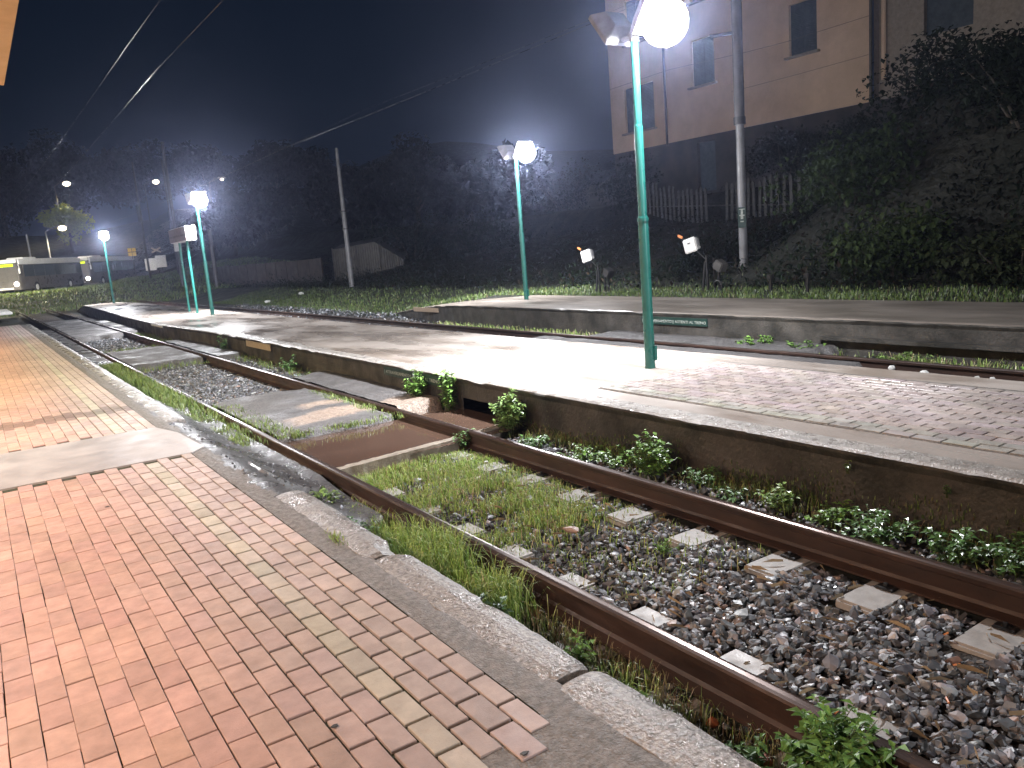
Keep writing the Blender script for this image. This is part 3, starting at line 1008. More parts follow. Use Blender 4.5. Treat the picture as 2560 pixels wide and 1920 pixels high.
# verge behind the far platform
sp = []
for _ in range(26000):
    y = rng.uniform(1.5, 46)
    x0_ = 12.2 if y < 19 else 10.9
    x = x0_ + abs(rng.normal(0, 1.5))
    sp.append((x, y, H(x, y) - 0.02, rng.uniform(0.04, 0.14), rng.uniform(0.012, 0.025), gcol([0.25, 0.2, 0.45, 0.06, 0.03, 0.01]) * 0.36))
for _ in range(5000):
    x, y = rng.uniform(9.3, 9.9), rng.uniform(2.0, 7.2)
    if rng.uniform() > 0.3 + fbm(x * 1.5, y * 1.5, 2):
        continue
    sp.append((x, y, -0.42, rng.uniform(0.05, 0.16), rng.uniform(0.008, 0.016), gcol(MIXED)))
for _ in range(1500):
    x, y = rng.uniform(9.1, 9.9), rng.uniform(11.5, 18)
    sp.append((x, y, -0.42, rng.uniform(0.05, 0.16), rng.uniform(0.012, 0.02), gcol(MIXED)))
grass('verge_grass', sp)
sp = []
for _ in range(22000):
    y = rng.uniform(56, 92)
    x = rng.uniform(-2, 22)
    sp.append((x, y, H(x, y) - 0.02, rng.uniform(0.08, 0.26), rng.uniform(0.04, 0.08), gcol([0.25, 0.35, 0.2, 0.15, 0.04, 0.01]) * 0.4))
grass('roadside_grass', sp)

# ------------------------------------------------------------------ leafy plants
def leaf_verts(c, d, L, W, fold=0.25):
    """five-vertex folded leaf at c pointing along d"""
    d = Vector(d).normalized()
    s = d.cross(Vector((0, 0, 1)))
    if s.length < 1e-3:
        s = Vector((1, 0, 0))
    s.normalize()
    n = s.cross(d).normalized()
    c = Vector(c)
    return [c, c + d * L * 0.4 + s * W * 0.5 + n * W * fold, c + d * L - n * L * 0.12, c + d * L * 0.4 - s * W * 0.5 + n * W * fold, c + d * L * 0.45]


def weed(label, loc, h, r, nst, leaf, col, seed, name='leafy_weed', group='leafy weeds along the track'):
    rg = np.random.default_rng(seed)
    t = thing(name, label, 'weed', loc, 0, group)
    st = MB()
    V = []
    F = []
    T = []
    for s in range(nst):
        a = rg.uniform(0, 6.28)
        reach = r * math.sqrt(rg.uniform(0.05, 1))
        hh = 1.2 * h * rg.uniform(0.4, 1.0) * (1 - 0.35 * (reach / r) ** 2)
        p0 = Vector((rg.normal(0, r * 0.18), rg.normal(0, r * 0.18), -0.02))
        p2 = Vector((math.cos(a) * reach, math.sin(a) * reach, hh))
        p1 = (p0 + p2) / 2 + Vector((0, 0, hh * 0.2))
        st.tube([p0, p1, p2], [0.0028, 0.0022, 0.0012], 5, cap=False)
        nl = max(5, int(hh / leaf * 3.4))
        for i in range(nl):
            u = 0.25 + 0.75 * (i + rg.uniform(0, 0.6)) / nl
            u = min(u, 1)
            p = p0.lerp(p1, u * 2) if u < 0.5 else p1.lerp(p2, u * 2 - 1)
            b = rg.uniform(0, 6.28)
            d = Vector((math.cos(b), math.sin(b), rg.uniform(-0.25, 0.5)))
            L = 1.1 * leaf * rg.uniform(0.5, 1.25)
            n = len(V)
            V += [tuple(q) for q in leaf_verts(p, d, L, L * rg.uniform(0.5, 0.75))]
            F += [(n, n + 1, n + 4), (n + 1, n + 2, n + 4), (n + 2, n + 3, n + 4), (n + 3, n, n + 4)]
            c = np.array(col) * rg.uniform(0.55, 1.35) * (0.8 + 0.4 * u)
            T += [c] * 5
    st.build('stem', M['stem'], t)
    np_mesh('leaves', V, F, M['leaf'], parent=t, tint=np.array(T))
    return t


G1 = (0.15, 0.28, 0.06)
G2 = (0.11, 0.22, 0.07)
G3 = (0.19, 0.30, 0.085)
weed('upright bright green weed growing beside the flooded trough by the wall', (4.30, 6.62, -0.42), 0.46, 0.23, 36, 0.065, G3, 21)
weed('pale green climbing weed at the broken asphalt end below the green plate', (4.36, 8.0, -0.40), 0.48, 0.15, 26, 0.06, G1, 22)
weed('dark low weed hiding the right end of the green plate', (4.34, 8.75, -0.30), 0.32, 0.2, 30, 0.055, G1, 23)
weed('spreading weed with glossy leaves at the foot of the middle platform wall', (4.22, 4.5, -0.42), 0.34, 0.22, 36, 0.05, G1, 24)
weed('low creeping weed between gravel and wall, left of the glossy spreading one', (4.2, 5.35, -0.42), 0.13, 0.34, 40, 0.04, G1, 25)
weed('small weed near the trough, tucked behind the far rail', (4.15, 6.0, -0.42), 0.12, 0.2, 18, 0.045, G2, 26)
weed('little weed on the gravel shoulder between two bigger wall weeds', (4.18, 3.7, -0.42), 0.11, 0.14, 14, 0.04, G2, 27)
weed('round leaved weed on the gravel below the mossy wall', (4.18, 2.6, -0.42), 0.2, 0.24, 34, 0.045, G2, 28)
weed('dense grey green weed at the right edge under the wall', (4.2, 2.15, -0.42), 0.2, 0.2, 28, 0.045, G2, 29)
weed('ivy like weed at the far right frame edge beside the rail', (4.2, 1.6, -0.42), 0.2, 0.22, 26, 0.045, G2, 30)
weed('bushy weed in the lower right corner leaning over the near rail', (2.16, 1.48, -0.44), 0.30, 0.2, 75, 0.042, (0.12, 0.24, 0.06), 31)
weed('tiny weed among the gravel stones between the rails', (3.2, 3.35, -0.40), 0.07, 0.08, 12, 0.03, G1, 32)
weed('broad leaved weed at the kerb corner near the trough', (1.98, 5.75, -0.40), 0.16, 0.16, 24, 0.045, G3, 33)
weed('weed with blue green leaves beside the dark worn kerb', (1.93, 5.0, -0.42), 0.15, 0.17, 26, 0.042, G2, 34)
weed('sprawling pale weed against the broken kerb edge', (1.83, 3.15, -0.40), 0.20, 0.13, 22, 0.045, (0.09, 0.17, 0.08), 35)
weed('little weed lying against the pebbly kerb stone', (1.77, 2.0, -0.36), 0.2, 0.1, 14, 0.045, G1, 36)
weed('slender sprig leaning on the far rail at the trough rim', (3.7, 6.58, -0.42), 0.22, 0.13, 10, 0.04, G2, 37)
weed('thin sprout on the wall face to the right', (4.44, 2.32, -0.12), 0.07, 0.035, 4, 0.028, G2, 38)
weed('small sprout on the wall face left of the thin one', (4.44, 2.95, -0.10), 0.08, 0.035, 4, 0.028, G3, 39)
weed('dark green weed row plant beside the pale plate on the middle wall', (4.30, 13.4, -0.4), 0.3, 0.25, 20, 0.06, G2, 40)
weed('tall shaggy weed against the middle wall left of the pale plate', (4.36, 17.8, -0.4), 0.42, 0.22, 18, 0.07, G2, 41)
weed('leafy clump at the foot of the far platform wall beside the lettered plate', (9.62, 7.9, -0.42), 0.26, 0.35, 34, 0.07, G1, 42)
weed('second leafy clump along the far platform wall, right of the first', (9.66, 7.1, -0.42), 0.22, 0.32, 30, 0.065, G1, 43)
weed('pale straggling clump along the far platform wall farther right', (9.6, 5.6, -0.42), 0.16, 0.4, 26, 0.06, G3, 44)
weed('bright green clump at the right frame edge before the far platform', (9.5, 3.9, -0.42), 0.2, 0.4, 26, 0.06, G1, 45)

for i, (y, h, rr, nn, lb_) in enumerate(((5.0, 0.16, 0.22, 26, 'creeping weed under the wall between the trough and the glossy spreading one'),
        (4.05, 0.15, 0.2, 26, 'low weed under the wall just right of the glossy spreading one'),
        (3.35, 0.17, 0.16, 22, 'straggling weed under the wall where the mossy face begins'),
        (2.95, 0.14, 0.2, 26, 'weed patch below the small sprouts on the wall face'),
        (1.85, 0.22, 0.22, 34, 'leafy weed between the grey green one and the right frame edge'))):
    weed(lb_, (4.24 + 0.05 * (i % 2), y, -0.42), h, rr, nn, 0.042, [G1, G2, G3][i % 3], 140 + i)
weed('spreading weed in the brown grass under the near rail', (1.98, 1.75, -0.44), 0.14, 0.14, 18, 0.038, G2, 150)
weed('low weed beside the near rail left of the corner bush', (2.05, 2.75, -0.44), 0.12, 0.12, 16, 0.036, G1, 151)

# ------------------------------------------------------------------ lamp posts
def area(name, parent, loc, direc, sx, sy, power, col=(0.96, 0.97, 1.0), spread=150):
    l = bpy.data.lights.new(name, 'AREA')
    l.shape = 'RECTANGLE'
    l.size = sx
    l.size_y = sy
    l.energy = power
    l.color = col
    l.spread = R(spread)
    o = bpy.data.objects.new(name, l)
    COL.objects.link(o)
    o.parent = parent
    o.location = loc
    o.rotation_euler = Vector(direc).to_track_quat('-Z', 'Y').to_euler()
    return o


LAMP_W = 950
GLOBE_W = 1350
def make_lamp():
    t = thing('lamp_post', '', 'lamp post')
    p = MB()
    p.tube([(0, 0, -0.02), (0, 0, 1.58)], 0.056, 20)
    p.tube([(0, 0, 1.58), (0, 0, 1.62)], [0.056, 0.05], 20)
    p.tube([(0, 0, 1.62), (0, 0, 2.53)], 0.046, 20)
    p.tube([(0, 0, 2.53), (0, 0, 2.55)], [0.046, 0.04], 20)
    p.tube([(0, 0, 2.55), (0, 0, 3.42)], 0.040, 20)
    pole = p.build('pole', M['teal'], t, smooth=True)
    c = MB()
    c.tube([(0, 0, 1.565), (0, 0, 1.6)], 0.061, 20)
    c.build('collar', M['teal'], pole, smooth=True)
    d = MB()
    d.box((0.03, -0.052, 0.16), (0.05, 0.03, 0.16))
    d.build('access_box', M['teal'], t, bevel=0.006)
    a = MB()
    a.tube([(0, -0.3, 3.42), (0, 0.3, 3.42)], 0.025, 10)
    a.tube([(0, 0, 3.36), (0, 0, 3.45)], 0.05, 12)
    a.build('cross_arm', M['lampbody'], t, smooth=True)
    for s in (-1, 1):
        tilt = R(38)
        # local frame: n = light direction
        n = Vector((0, s * math.cos(tilt), -math.sin(tilt)))
        up = Vector((0, s * math.sin(tilt), math.cos(tilt)))
        sx = Vector((1, 0, 0))
        c0 = Vector((0, s * 0.33, 3.52))
        hb = MB()
        vs = []
        for dist, hw, hh in ((0.0, 0.21, 0.2), (-0.05, 0.21, 0.2), (-0.17, 0.12, 0.11)):
            for u, v in ((-1, -1), (1, -1), (1, 1), (-1, 1)):
                vs.append(c0 + n * dist + sx * u * hw + up * v * hh)
        fs = [(8, 9, 10, 11)]
        for q in range(2):
            for w in range(4):
                w2 = (w + 1) % 4
                fs.append((q * 4 + w, q * 4 + w2, q * 4 + 4 + w2, q * 4 + 4 + w))
        fs.append((0, 3, 2, 1))
        hb.add(vs, fs)
        hd = hb.build('lamp_head', M['lampbody'], t, bevel=0.006)
        if s < 0:
            bm = bmesh.new()
            bmesh.ops.create_icosphere(bm, subdivisions=3, radius=0.23)  # dome added on this flood head, shaped to the size of its glare
            me = bpy.data.meshes.new('glare_dome')
            bm.to_mesh(me)
            bm.free()
            me.materials.append(M['globe'])
            me.polygons.foreach_set('use_smooth', [True] * len(me.polygons))
            o = bpy.data.objects.new('glare_dome', me)
            o.parent = hd
            o.location = c0 + n * 0.14
            COL.objects.link(o)
            pl_ = bpy.data.lights.new('bulb_light', 'POINT')
            pl_.energy = GLOBE_W
            pl_.color = (0.955, 0.96, 1.0)
            pl_.shadow_soft_size = 0.13
            po = bpy.data.objects.new('bulb_light', pl_)
            po.parent = t
            po.location = c0 + n * 0.14
            COL.objects.link(po)
        else:
            g = MB()
            vs = []
            for dist, k in ((0.003, 1.0), (0.012, 0.94)):
                for u, v in ((-1, -1), (1, -1), (1, 1), (-1, 1)):
                    vs.append(c0 + n * dist + sx * u * 0.19 * k + up * v * 0.18 * k)
            g.add(vs, [(4, 5, 6, 7), (0, 1, 5, 4), (1, 2, 6, 5), (2, 3, 7, 6), (3, 0, 4, 7)])
            g.build('lamp_glass', M['lampglass'], hd)
            area('flood_light', t, c0 + n * 0.03, n, 0.36, 0.34, LAMP_W)
        br = MB()
        br.tube([(0.0, s * 0.27, 3.42), (0.0, s * 0.27, 3.52)], 0.015, 8)
        br.build('bracket', M['lampbody'], t)
    return t


GRP = 'teal lamp posts on the platforms'
lamp0 = make_lamp()
lamp0.location = (5.98, 6.34, 0.045)
lamp0['label'] = 'tall teal lamp post nearest the camera, standing where pavers meet concrete'
lamp0['group'] = GRP
dup(lamp0, (6.10, 25.8, 0.04), 0, 'lit teal lamp post beside the station name board', GRP)
dup(lamp0, (6.14, 46.5, 0.04), 0, 'small distant teal lamp post in front of the buses', GRP)
dup(lamp0, (11.25, 16.17, 0.1), 0, 'lit teal lamp post standing alone on the far platform', GRP)
dup(lamp0, (6.0, -13.6, 0.04), 0, 'teal lamp post behind the camera on the middle platform', GRP)

# station name board
nb = thing('station_name_board', 'double beige name board on two slim teal posts beside the second lamp', 'name board', (6.1, 29.0, 0.04))
for (x, y) in ((-0.04, -1.4), (0.1, 0.4)):
    q = MB()
    q.tube([(x, y, -0.02), (x, y, 2.45)], 0.04, 12)
    q.build('post', M['teal'], nb, smooth=True)
for i, dx in enumerate((-0.08, 0.09)):
    q = MB()
    q.box((dx + 0.03, -0.5, 2.58), (0.13, 2.6, 0.47))
    pn = q.build('panel', M['white'], nb, bevel=0.02)
    if i == 0:
        q = MB()
        q.box((dx - 0.04, -0.5, 2.58), (0.012, 2.54, 0.43))
        q.build('sign_face', M['signface'], pn)
        q = MB()
        q.box((dx - 0.048, -0.5, 2.54), (0.008, 2.54, 0.06))
        q.build('stripe', M['brownstripe'], pn)

# ------------------------------------------------------------------ utility poles
up1 = thing('utility_pole', 'thick pale pole on the grass in front of the building with a green placard', 'utility pole', (16.3, 13.7, H(16.3, 13.7)))
zb = H(16.3, 13.7)
q = MB()
q.tube([(-0.0, 0, -0.3), (0, 0, 0.0), (0, 0, 3.95 - zb)], [0.11, 0.105, 0.1], 16)
q.build('lower_shaft', M['pole'], up1, smooth=True)
q = MB()
q.tube([(0, 0, 3.95 - zb), (0, 0, 9.5 - zb)], [0.125, 0.13], 16)
q.build('upper_shaft', M['darkpole'], up1, smooth=True)
q = MB()
q.tube([(0, 0, 3.9 - zb), (0, 0, 4.08 - zb)], 0.145, 16)
q.build('clamp', M['iron'], up1, smooth=True)
q = MB()
q.box((-0.2, 0.28, 6.05 - zb), (0.6, 0.09, 0.07), rz=R(-54))
q.build('bracket_arm', M['iron'], up1)
pl = MB()
pl.box((-0.10, -0.07, 1.66 - zb), (0.03, 0.19, 0.5), rz=R(33 + 20))
pc = pl.build('placard', M['greenplate'], up1)
lt = MB()
for (dz, w, h) in ((0.2, 0.14, 0.02), (0.13, 0.05, 0.13), (0.05, 0.13, 0.03), (0.0, 0.06, 0.08), (-0.1, 0.08, 0.03)):
    lt.box((-0.116, -0.083, 1.66 - zb + dz), (0.012, w, h), rz=R(53))
lt.build('marking', M['letter'], pc)

def slim_pole(loc, h, r1, r2, label, m='pole', bands=()):
    t = thing('utility_pole', label, 'utility pole', loc)
    q = MB()
    q.tube([(0, 0, -0.4), (0, 0, h)], [r1, r2], 12)
    s = q.build('shaft', M[m], t, smooth=True)
    for b in bands:
        q = MB()
        q.tube([(0, 0, b), (0, 0, b + 0.06)], r1 + 0.02, 12)
        q.build('band', M['iron'], t)
    return t


slim_pole((15.03, 35.98, H(15.03, 35.98)), 6.4, 0.13, 0.07, 'slim leaning looking pole in front of the corrugated shed', bands=(2.7, 3.5))
pw = slim_pole((13.3, 63.8, H(13.3, 63.8)), 10.5, 0.15, 0.1, 'grey pole behind the station name board with a small white box', 'darkpole')
q = MB()
q.box((-0.05, -0.22, 3.0), (0.5, 0.1, 0.75))
q.build('white_box', M['white'], pw)
slim_pole((13.3, 76.5, H(13.3, 76.5)), 10, 0.1, 0.07, 'dim distant pole left of the second lamp', 'darkpole')
slim_pole((15.8, 77.0, H(15.8, 77)), 10, 0.1, 0.07, 'dim distant pole between the buses and the name board', 'darkpole')
slim_pole((14.3, 58.0, H(14.3, 58)), 4.0, 0.15, 0.13, 'short dark post behind the second lamp post', 'darkpole')

# overhead wires on the line of the tracks
def wire(label, x, pts, r):
    q = MB()
    P_ = []
    for i in range(len(pts) - 1):
        (ya, za), (yb, zb_) = pts[i], pts[i + 1]
        for k in range(12):
            t = k / 12
            sag = -4 * 0.12 * t * (1 - t)
            P_.append((x, ya + (yb - ya) * t, za + (zb_ - za) * t + sag))
    P_.append((x, *pts[-1]))
    q.tube(P_, r, 5)
    return tag(q.build('overhead_wire', M['wire']), label, 'wire', 'overhead wires above the tracks')


wire('lower overhead wire rising steeply over the near track', 3.0, [(-20, 4.45), (14, 4.62), (52, 4.9), (95, 5.2)], 0.002)
wire('upper overhead wire at the top left, glinting in the lamp light', 3.0, [(-20, 5.2), (16, 5.45), (55, 6.2), (95, 6.6)], 0.0022)
wire('shallow overhead wire passing behind the second lamp', 11.0, [(-10, 5.6), (24, 5.9), (60, 5.8), (100, 6.2)], 0.0022)
wire('thin overhead wire of the far track', 8.3, [(-10, 4.7), (24, 4.75), (60, 4.9), (100, 5.1)], 0.0025)

# ------------------------------------------------------------------ lettered plates and pale plates on the platform walls
def text_mesh(body, size, mtl, parent, M4):
    cu = bpy.data.curves.new('lettering', 'FONT')
    cu.body = body
    cu.size = size
    cu.extrude = 0.001
    cu.align_x = 'LEFT'
    ob = bpy.data.objects.new('tmp', cu)
    COL.objects.link(ob)
    dg = bpy.context.evaluated_depsgraph_get()
    me = bpy.data.meshes.new_from_object(ob.evaluated_get(dg))
    bpy.data.objects.remove(ob)
    me.name = 'lettering'
    me.materials.clear()
    me.materials.append(mtl)
    o = bpy.data.objects.new('lettering', me)
    COL.objects.link(o)
    o.parent = parent
    o.matrix_local = M4
    return o


def plate(label, xw, y_left, y_right, z0, z1, mtl, text=None):
    """flat plate on a wall that faces -X; y_left is the far end (left in the photo)"""
    t = thing('warning_plate' if text else 'wall_plate', label, 'plate', (xw, (y_left + y_right) / 2, z0))
    L = y_left - y_right
    q = MB()
    q.box((-0.008, 0, (z1 - z0) / 2), (0.016, L, z1 - z0))
    pt = q.build('board', mtl, t)
    if text:
        # text runs along -Y, faces -X
        cu_w = L * 0.94
        for body, off, wid in text:
            M4 = Matrix(((0, 0, -1, -0.018), (-1, 0, 0, L / 2 - 0.03 - off * L), (0, 1, 0, (z1 - z0) * 0.28), (0, 0, 0, 1)))
            o = text_mesh(body, (z1 - z0) * 0.52, M['letter'], pt, M4)
            w = max(v.co.x for v in o.data.vertices)
            o.matrix_local = M4 @ Matrix.Diagonal((wid * L / w, 1, 1, 1))
    return t


TX = [('|', -0.005, 0.008), ('ATTRAVERSAMENTO', 0.025, 0.44), ('||', 0.475, 0.02), ('ATTENTI AL TRENO', 0.515, 0.45)]
plate('green lettered warning plate on the middle platform wall behind weeds', 4.46, 9.88, 8.3, -0.115, 0.0, M['greenplate'], TX)
plate('green lettered warning plate on the far platform wall behind the tall lamp post', 9.9, 10.65, 9.1, -0.11, 0.02, M['greenplate'], TX)
plate('pale blank plate on the middle platform wall left of the green one', 4.455, 16.38, 14.8, -0.125, -0.005, M['beige'])
plate('pale blank plate on the far platform wall near its sloping end', 10.05, 19.9, 18.5, -0.145, -0.03, M['beige'])
plate('small white plate on the far stretch of the middle platform wall', 4.2, 25.1, 23.5, -0.03, 0.02, M['white'])

# ------------------------------------------------------------------ point lever stands behind the far platform
def lever(loc, label, sc):
    t = thing('point_lever', label, 'point lever', loc, 0, 'point levers behind the far platform')
    t.scale = (sc,) * 3
    # axes: +X away, image right is towards -Y
    q = MB()
    for (x, y, tx, ty, h) in ((0, 0.0, 0, 0.02, 0.72), (0.1, -0.09, 0.1, -0.09, 0.66), (0, 0.14, 0, 0.06, 0.6), (0.12, -0.2, 0.12, -0.18, 0.52)):
        q.box(((x + tx) / 2, (y + ty) / 2, h / 2), (0.035, 0.035, h), M=Matrix.Rotation((y - ty) / h, 4, 'X'))
    st = q.build('stand', M['iron'], t)
    q = MB()
    pts = [(0.06, -0.2 + 0.1 * math.cos(a), 0.1 + 0.1 * math.sin(a)) for a in [i * 2 * math.pi / 16 for i in range(17)]]
    q.tube(pts, 0.018, 6)
    q.build('wheel', M['iron'], t)
    q = MB()
    q.box((0.05, -0.3, 0.5), (0.2, 0.22, 0.2), M=Matrix.Rotation(R(30), 4, 'X'))
    q.box((0.05, -0.18, 0.56), (0.06, 0.2, 0.04), M=Matrix.Rotation(R(-20), 4, 'X'))
    q.build('gear_case', M['darkpole'] if sc > 1.02 else M['iron'], t, bevel=0.02)
    q = MB()
    a0, a1 = Vector((0, 0.0, 0.62)), Vector((0, 0.72, 1.14))
    q.tube([a0, a1], 0.012, 8)
    arm = q.build('lever_arm', M['iron'], t)
    d = (a1 - a0).normalized()
    ang = math.atan2(d.z, d.y)
    Mx = Matrix.Rotation(R(-16), 4, 'X') @ Matrix.Rotation(R(16), 4, 'Z')
    pc = Vector((-0.05, 0.40, 0.94))
    q = MB()
    q.box(pc, (0.05, 0.29, 0.30), M=Mx)
    w = q.build('white_plate', M['white'], t, bevel=0.02)
    q = MB()
    q.box(pc + Mx.to_3x3() @ Vector((-0.028, 0.01, 0.045)), (0.01, 0.06, 0.022), M=Mx)
    q.build('slot', M['iron'], w)
    q = MB()
    q.box(pc + Mx.to_3x3() @ Vector((0.085, -0.07, 0.04)), (0.12, 0.16, 0.2), M=Mx)
    q.box(pc + Mx.to_3x3() @ Vector((0.08, -0.13, -0.08)), (0.06, 0.09, 0.07), M=Mx)
    q.build('weight', M['greypaint'], t, bevel=0.02)
    q = MB()
    q.box((0, 0.72, 1.13), (0.03, 0.15, 0.055), M=Matrix.Rotation(R(22), 4, 'X'))
    q.build('orange_tip', M['orange'], t, bevel=0.012)
    return t


lever((12.98, 15.42, 0.08), 'point lever with white square plate left of the tall lamp post', 1.0)
lever((13.75, 12.58, 0.08), 'point lever with white square plate right of the tall lamp post', 1.1)
for loc, lb_ in (((13.29, 10.51, 0.08), 'short dark marker stub in the verge grass nearer the thick pole'), ((13.51, 9.81, 0.08), 'short dark marker stub in the verge grass farther right')):
    t = thing('marker_post', lb_, 'marker post', loc)
    q = MB()
    q.box((0, 0, 0.14), (0.05, 0.05, 0.3))
    q.build('post', M['iron'], t)
    q = MB()
    q.box((0, 0, 0.33), (0.12, 0.12, 0.1))
    q.build('cap', M['iron'], t, bevel=0.015)

# ------------------------------------------------------------------ building on the bank
bd = thing('plaster_building', 'tall ochre plastered building with dark shutters on top of the bank', 'building', (30, 26, 3))
def facade(x, y0, y1, z0, z1, holes, rec=0.22):
    """wall facing -X with rectangular holes (ya, yb, za, zb); y descending = right"""
    ysl = sorted({y0, y1, *[h[0] for h in holes], *[h[1] for h in holes]})
    zsl = sorted({z0, z1, *[h[2] for h in holes], *[h[3] for h in holes]})
    q = MB()
    for i in range(len(ysl) - 1):
        for j in range(len(zsl) - 1):
            ym, zm = (ysl[i] + ysl[i + 1]) / 2, (zsl[j] + zsl[j + 1]) / 2
            if any(h[0] < ym < h[1] and h[2] < zm < h[3] for h in holes):
                continue
            q.add([(x, ysl[i + 1], zsl[j]), (x, ysl[i], zsl[j]), (x, ysl[i], zsl[j + 1]), (x, ysl[i + 1], zsl[j + 1])], [(0, 1, 2, 3)])
    for ya, yb, za, zb_ in holes:
        q.add([(x, ya, za), (x, yb, za), (x, yb, zb_), (x, ya, zb_), (x + rec, ya, za), (x + rec, yb, za), (x + rec, yb, zb_), (x + rec, ya, zb_)],
              [(0, 1, 5, 4), (1, 2, 6, 5), (2, 3, 7, 6), (3, 0, 4, 7)])
    return q


BX = Vector((30, 26, 3))
def rel(q):
    q.v = [tuple(Vector(v) - BX) for v in q.v]
    return q


holes = [(21.17, 22.5, 8.2, 10.25), (26.58, 27.98, 8.06, 10.13), (30.58, 32.75, 6.66, 8.9), (21.1, 22.45, 11.8, 13.9), (26.5, 27.9, 11.8, 13.9), (31.0, 32.4, 11.0, 13.1)]
q = rel(facade(30.0, 18.84, 33.84, 5.75, 15.0, holes))
q.add([Vector(v) - BX for v in [(30, 33.84, 5.75), (38, 33.84, 5.75), (38, 33.84, 15), (30, 33.84, 15), (30, 18.84, 15), (38, 18.84, 15)]], [(0, 3, 2, 1), (3, 4, 5, 2)])
wl_ = q.build('upper_wall', M['plaster'], bd)
q = rel(facade(30.06, 14.2, 33.8, 2.0, 5.75, [(26.75, 27.9, 3.2, 5.5)], 0.3))
q.add([Vector(v) - BX for v in [(30.06, 33.8, 2.0), (38, 33.8, 2.0), (38, 33.8, 5.75), (30.06, 33.8, 5.75)]], [(0, 3, 2, 1)])
q.build('basement_wall', M['basement'], bd)
for ya, yb, za, zb_ in holes:
    q = MB()
    q.box((30.16, (ya + yb) / 2, (za + zb_) / 2), (0.05, yb - ya - 0.01, zb_ - za - 0.01))
    for k in range(int((zb_ - za) / 0.07)):
        z = za + 0.05 + k * 0.07
        for s in (-1, 1):
            q.box((30.128, (ya + yb) / 2 + s * (yb - ya) / 4, z), (0.03, (yb - ya) / 2 - 0.12, 0.045), M=Matrix.Rotation(R(25), 4, 'Y'))
    w = rel(q).build('shutter', M['shutter'], bd)
    q = MB()
    q.box((29.93, (ya + yb) / 2, za - 0.05), (0.22, yb - ya + 0.3, 0.09))
    rel(q).build('sill', M['sill'], w)
q = MB()
q.box((30.3, 27.32, 4.35), (0.06, 1.15, 2.3))
rel(q).build('door', M['shutter'], bd)
for y, z0_, z1_ in ((29.72, 5.65, 15), (18.78, 5.6, 15)):
    q = MB()
    q.tube([(29.93, y, z0_), (29.93, y, z1_)], 0.06, 8)
    rel(q).build('drainpipe', M['pipe'], bd)
q = MB()
q.tube([(29.97, 33.8, 9.1), (29.97, 29.4, 9.18), (29.97, 24.7, 8.92), (29.97, 22.6, 8.85), (29.97, 18.8, 8.9)], 0.009, 5)
q.tube([(29.97, 25.6, 7.42), (29.97, 22, 7.44), (29.97, 18.9, 7.5)], 0.008, 5)
rel(q).build('facade_cable', M['pipe'], bd)
# side wing, set back
q = rel(facade(30.35, 13.2, 18.7, 5.75, 15.0, [(15.2, 16.95, 7.7, 10.2)], 0.25))
q.add([Vector(v) - BX for v in [(30.0, 18.7, 5.75), (30.35, 18.7, 5.75), (30.35, 18.7, 15), (30, 18.7, 15)]], [(0, 1, 2, 3)])
q.build('wing_wall', M['sill'], bd)
q = MB()
q.box((30.55, 16.07, 8.95), (0.05, 1.75, 2.5))
rel(q).build('wing_window', M['shutter'], bd)
q = MB()
q.tube([(30.25, 18.45, 6.5), (30.25, 18.45, 15)], 0.09, 8)
rel(q).build('pale_pipe', M['plaster'], bd)

# paling fence on the bank in front of the building
fp = [(26.6, 17.2), (26.65, 20.3), (28.5, 29.8), (33, 39), (37.8, 48.1)]
fl = [0]
for i in range(len(fp) - 1):
    fl.append(fl[-1] + math.dist(fp[i], fp[i + 1]))
fn = thing('paling_fence', 'pale concrete paling fence on the bank below the building', 'fence', (fp[0][0], fp[0][1], 0))
nP = 96
import_idx = 0
rgf = random.Random(5)
for i in range(nP):
    s = fl[-1] * i / (nP - 1)
    x, y = np.interp(s, fl, [p[0] for p in fp]), np.interp(s, fl, [p[1] for p in fp])
    z = H(x, y)
    hgt = 1.5 + rgf.uniform(-0.12, 0.1)
    if y > 33 and rgf.random() < 0.35:
        hgt *= rgf.uniform(0.4, 0.8)
    if 24 < y < 25.2 and rgf.random() < 0.5:
        continue
    q = MB()
    q.box((0, 0, hgt / 2), (0.05, 0.12, hgt), rz=R(10), M=None)
    q.add([(-0.025, -0.06, hgt), (0.025, -0.06, hgt), (0.025, 0.06, hgt), (-0.025, 0.06, hgt), (-0.02, 0, hgt + 0.07), (0.02, 0, hgt + 0.07)], [(0, 1, 5, 4), (2, 3, 4, 5), (0, 4, 3), (1, 2, 5)])
    o = q.build('paling', M['paling'], fn, loc=(x - fp[0][0], y - fp[0][1], z))
    o.rotation_euler = (rgf.uniform(-0.03, 0.03), 0, 0)
for dz in (0.35,):
    q = MB()
    q.tube([(p[0] - fp[0][0] + 0.06, p[1] - fp[0][1], H(*p) + dz) for p in fp], 0.035, 6)
    q.build('rail_bar', M['paling'], fn)

# corrugated shed and panel wall beyond the tracks
sh = thing('corrugated_shed', 'low corrugated sheet shed with sloping top behind the slim pole', 'shed', (17.1, 43.1, H(17.1, 43.1)))
V = []
F = []
n = 90
for i in range(n + 1):
    t = i / n
    x, y = 3.3 * t, -2.1 * t
    top = 1.75 + 0.25 * t / 0.6 if t < 0.6 else 2.0 - 1.1 * (t - 0.6) / 0.4
    w = 0.03 * math.sin(i * 2.1)
    V += [(x + w * 0.54, y + w * 0.84, -0.1), (x + w * 0.54, y + w * 0.84, top), (x + w + 1.6, y + w + 2.6, top + 0.3), (x + w + 1.6, y + w + 2.6, -0.1)]
for i in range(n):
    a = i * 4
    F += [(a, a + 4, a + 5, a + 1), (a + 1, a + 5, a + 6, a + 2), (a + 2, a + 6, a + 7, a + 3)]
q = MB()
q.add(V, F)
q.build('sheet_wall', M['corr'], sh)
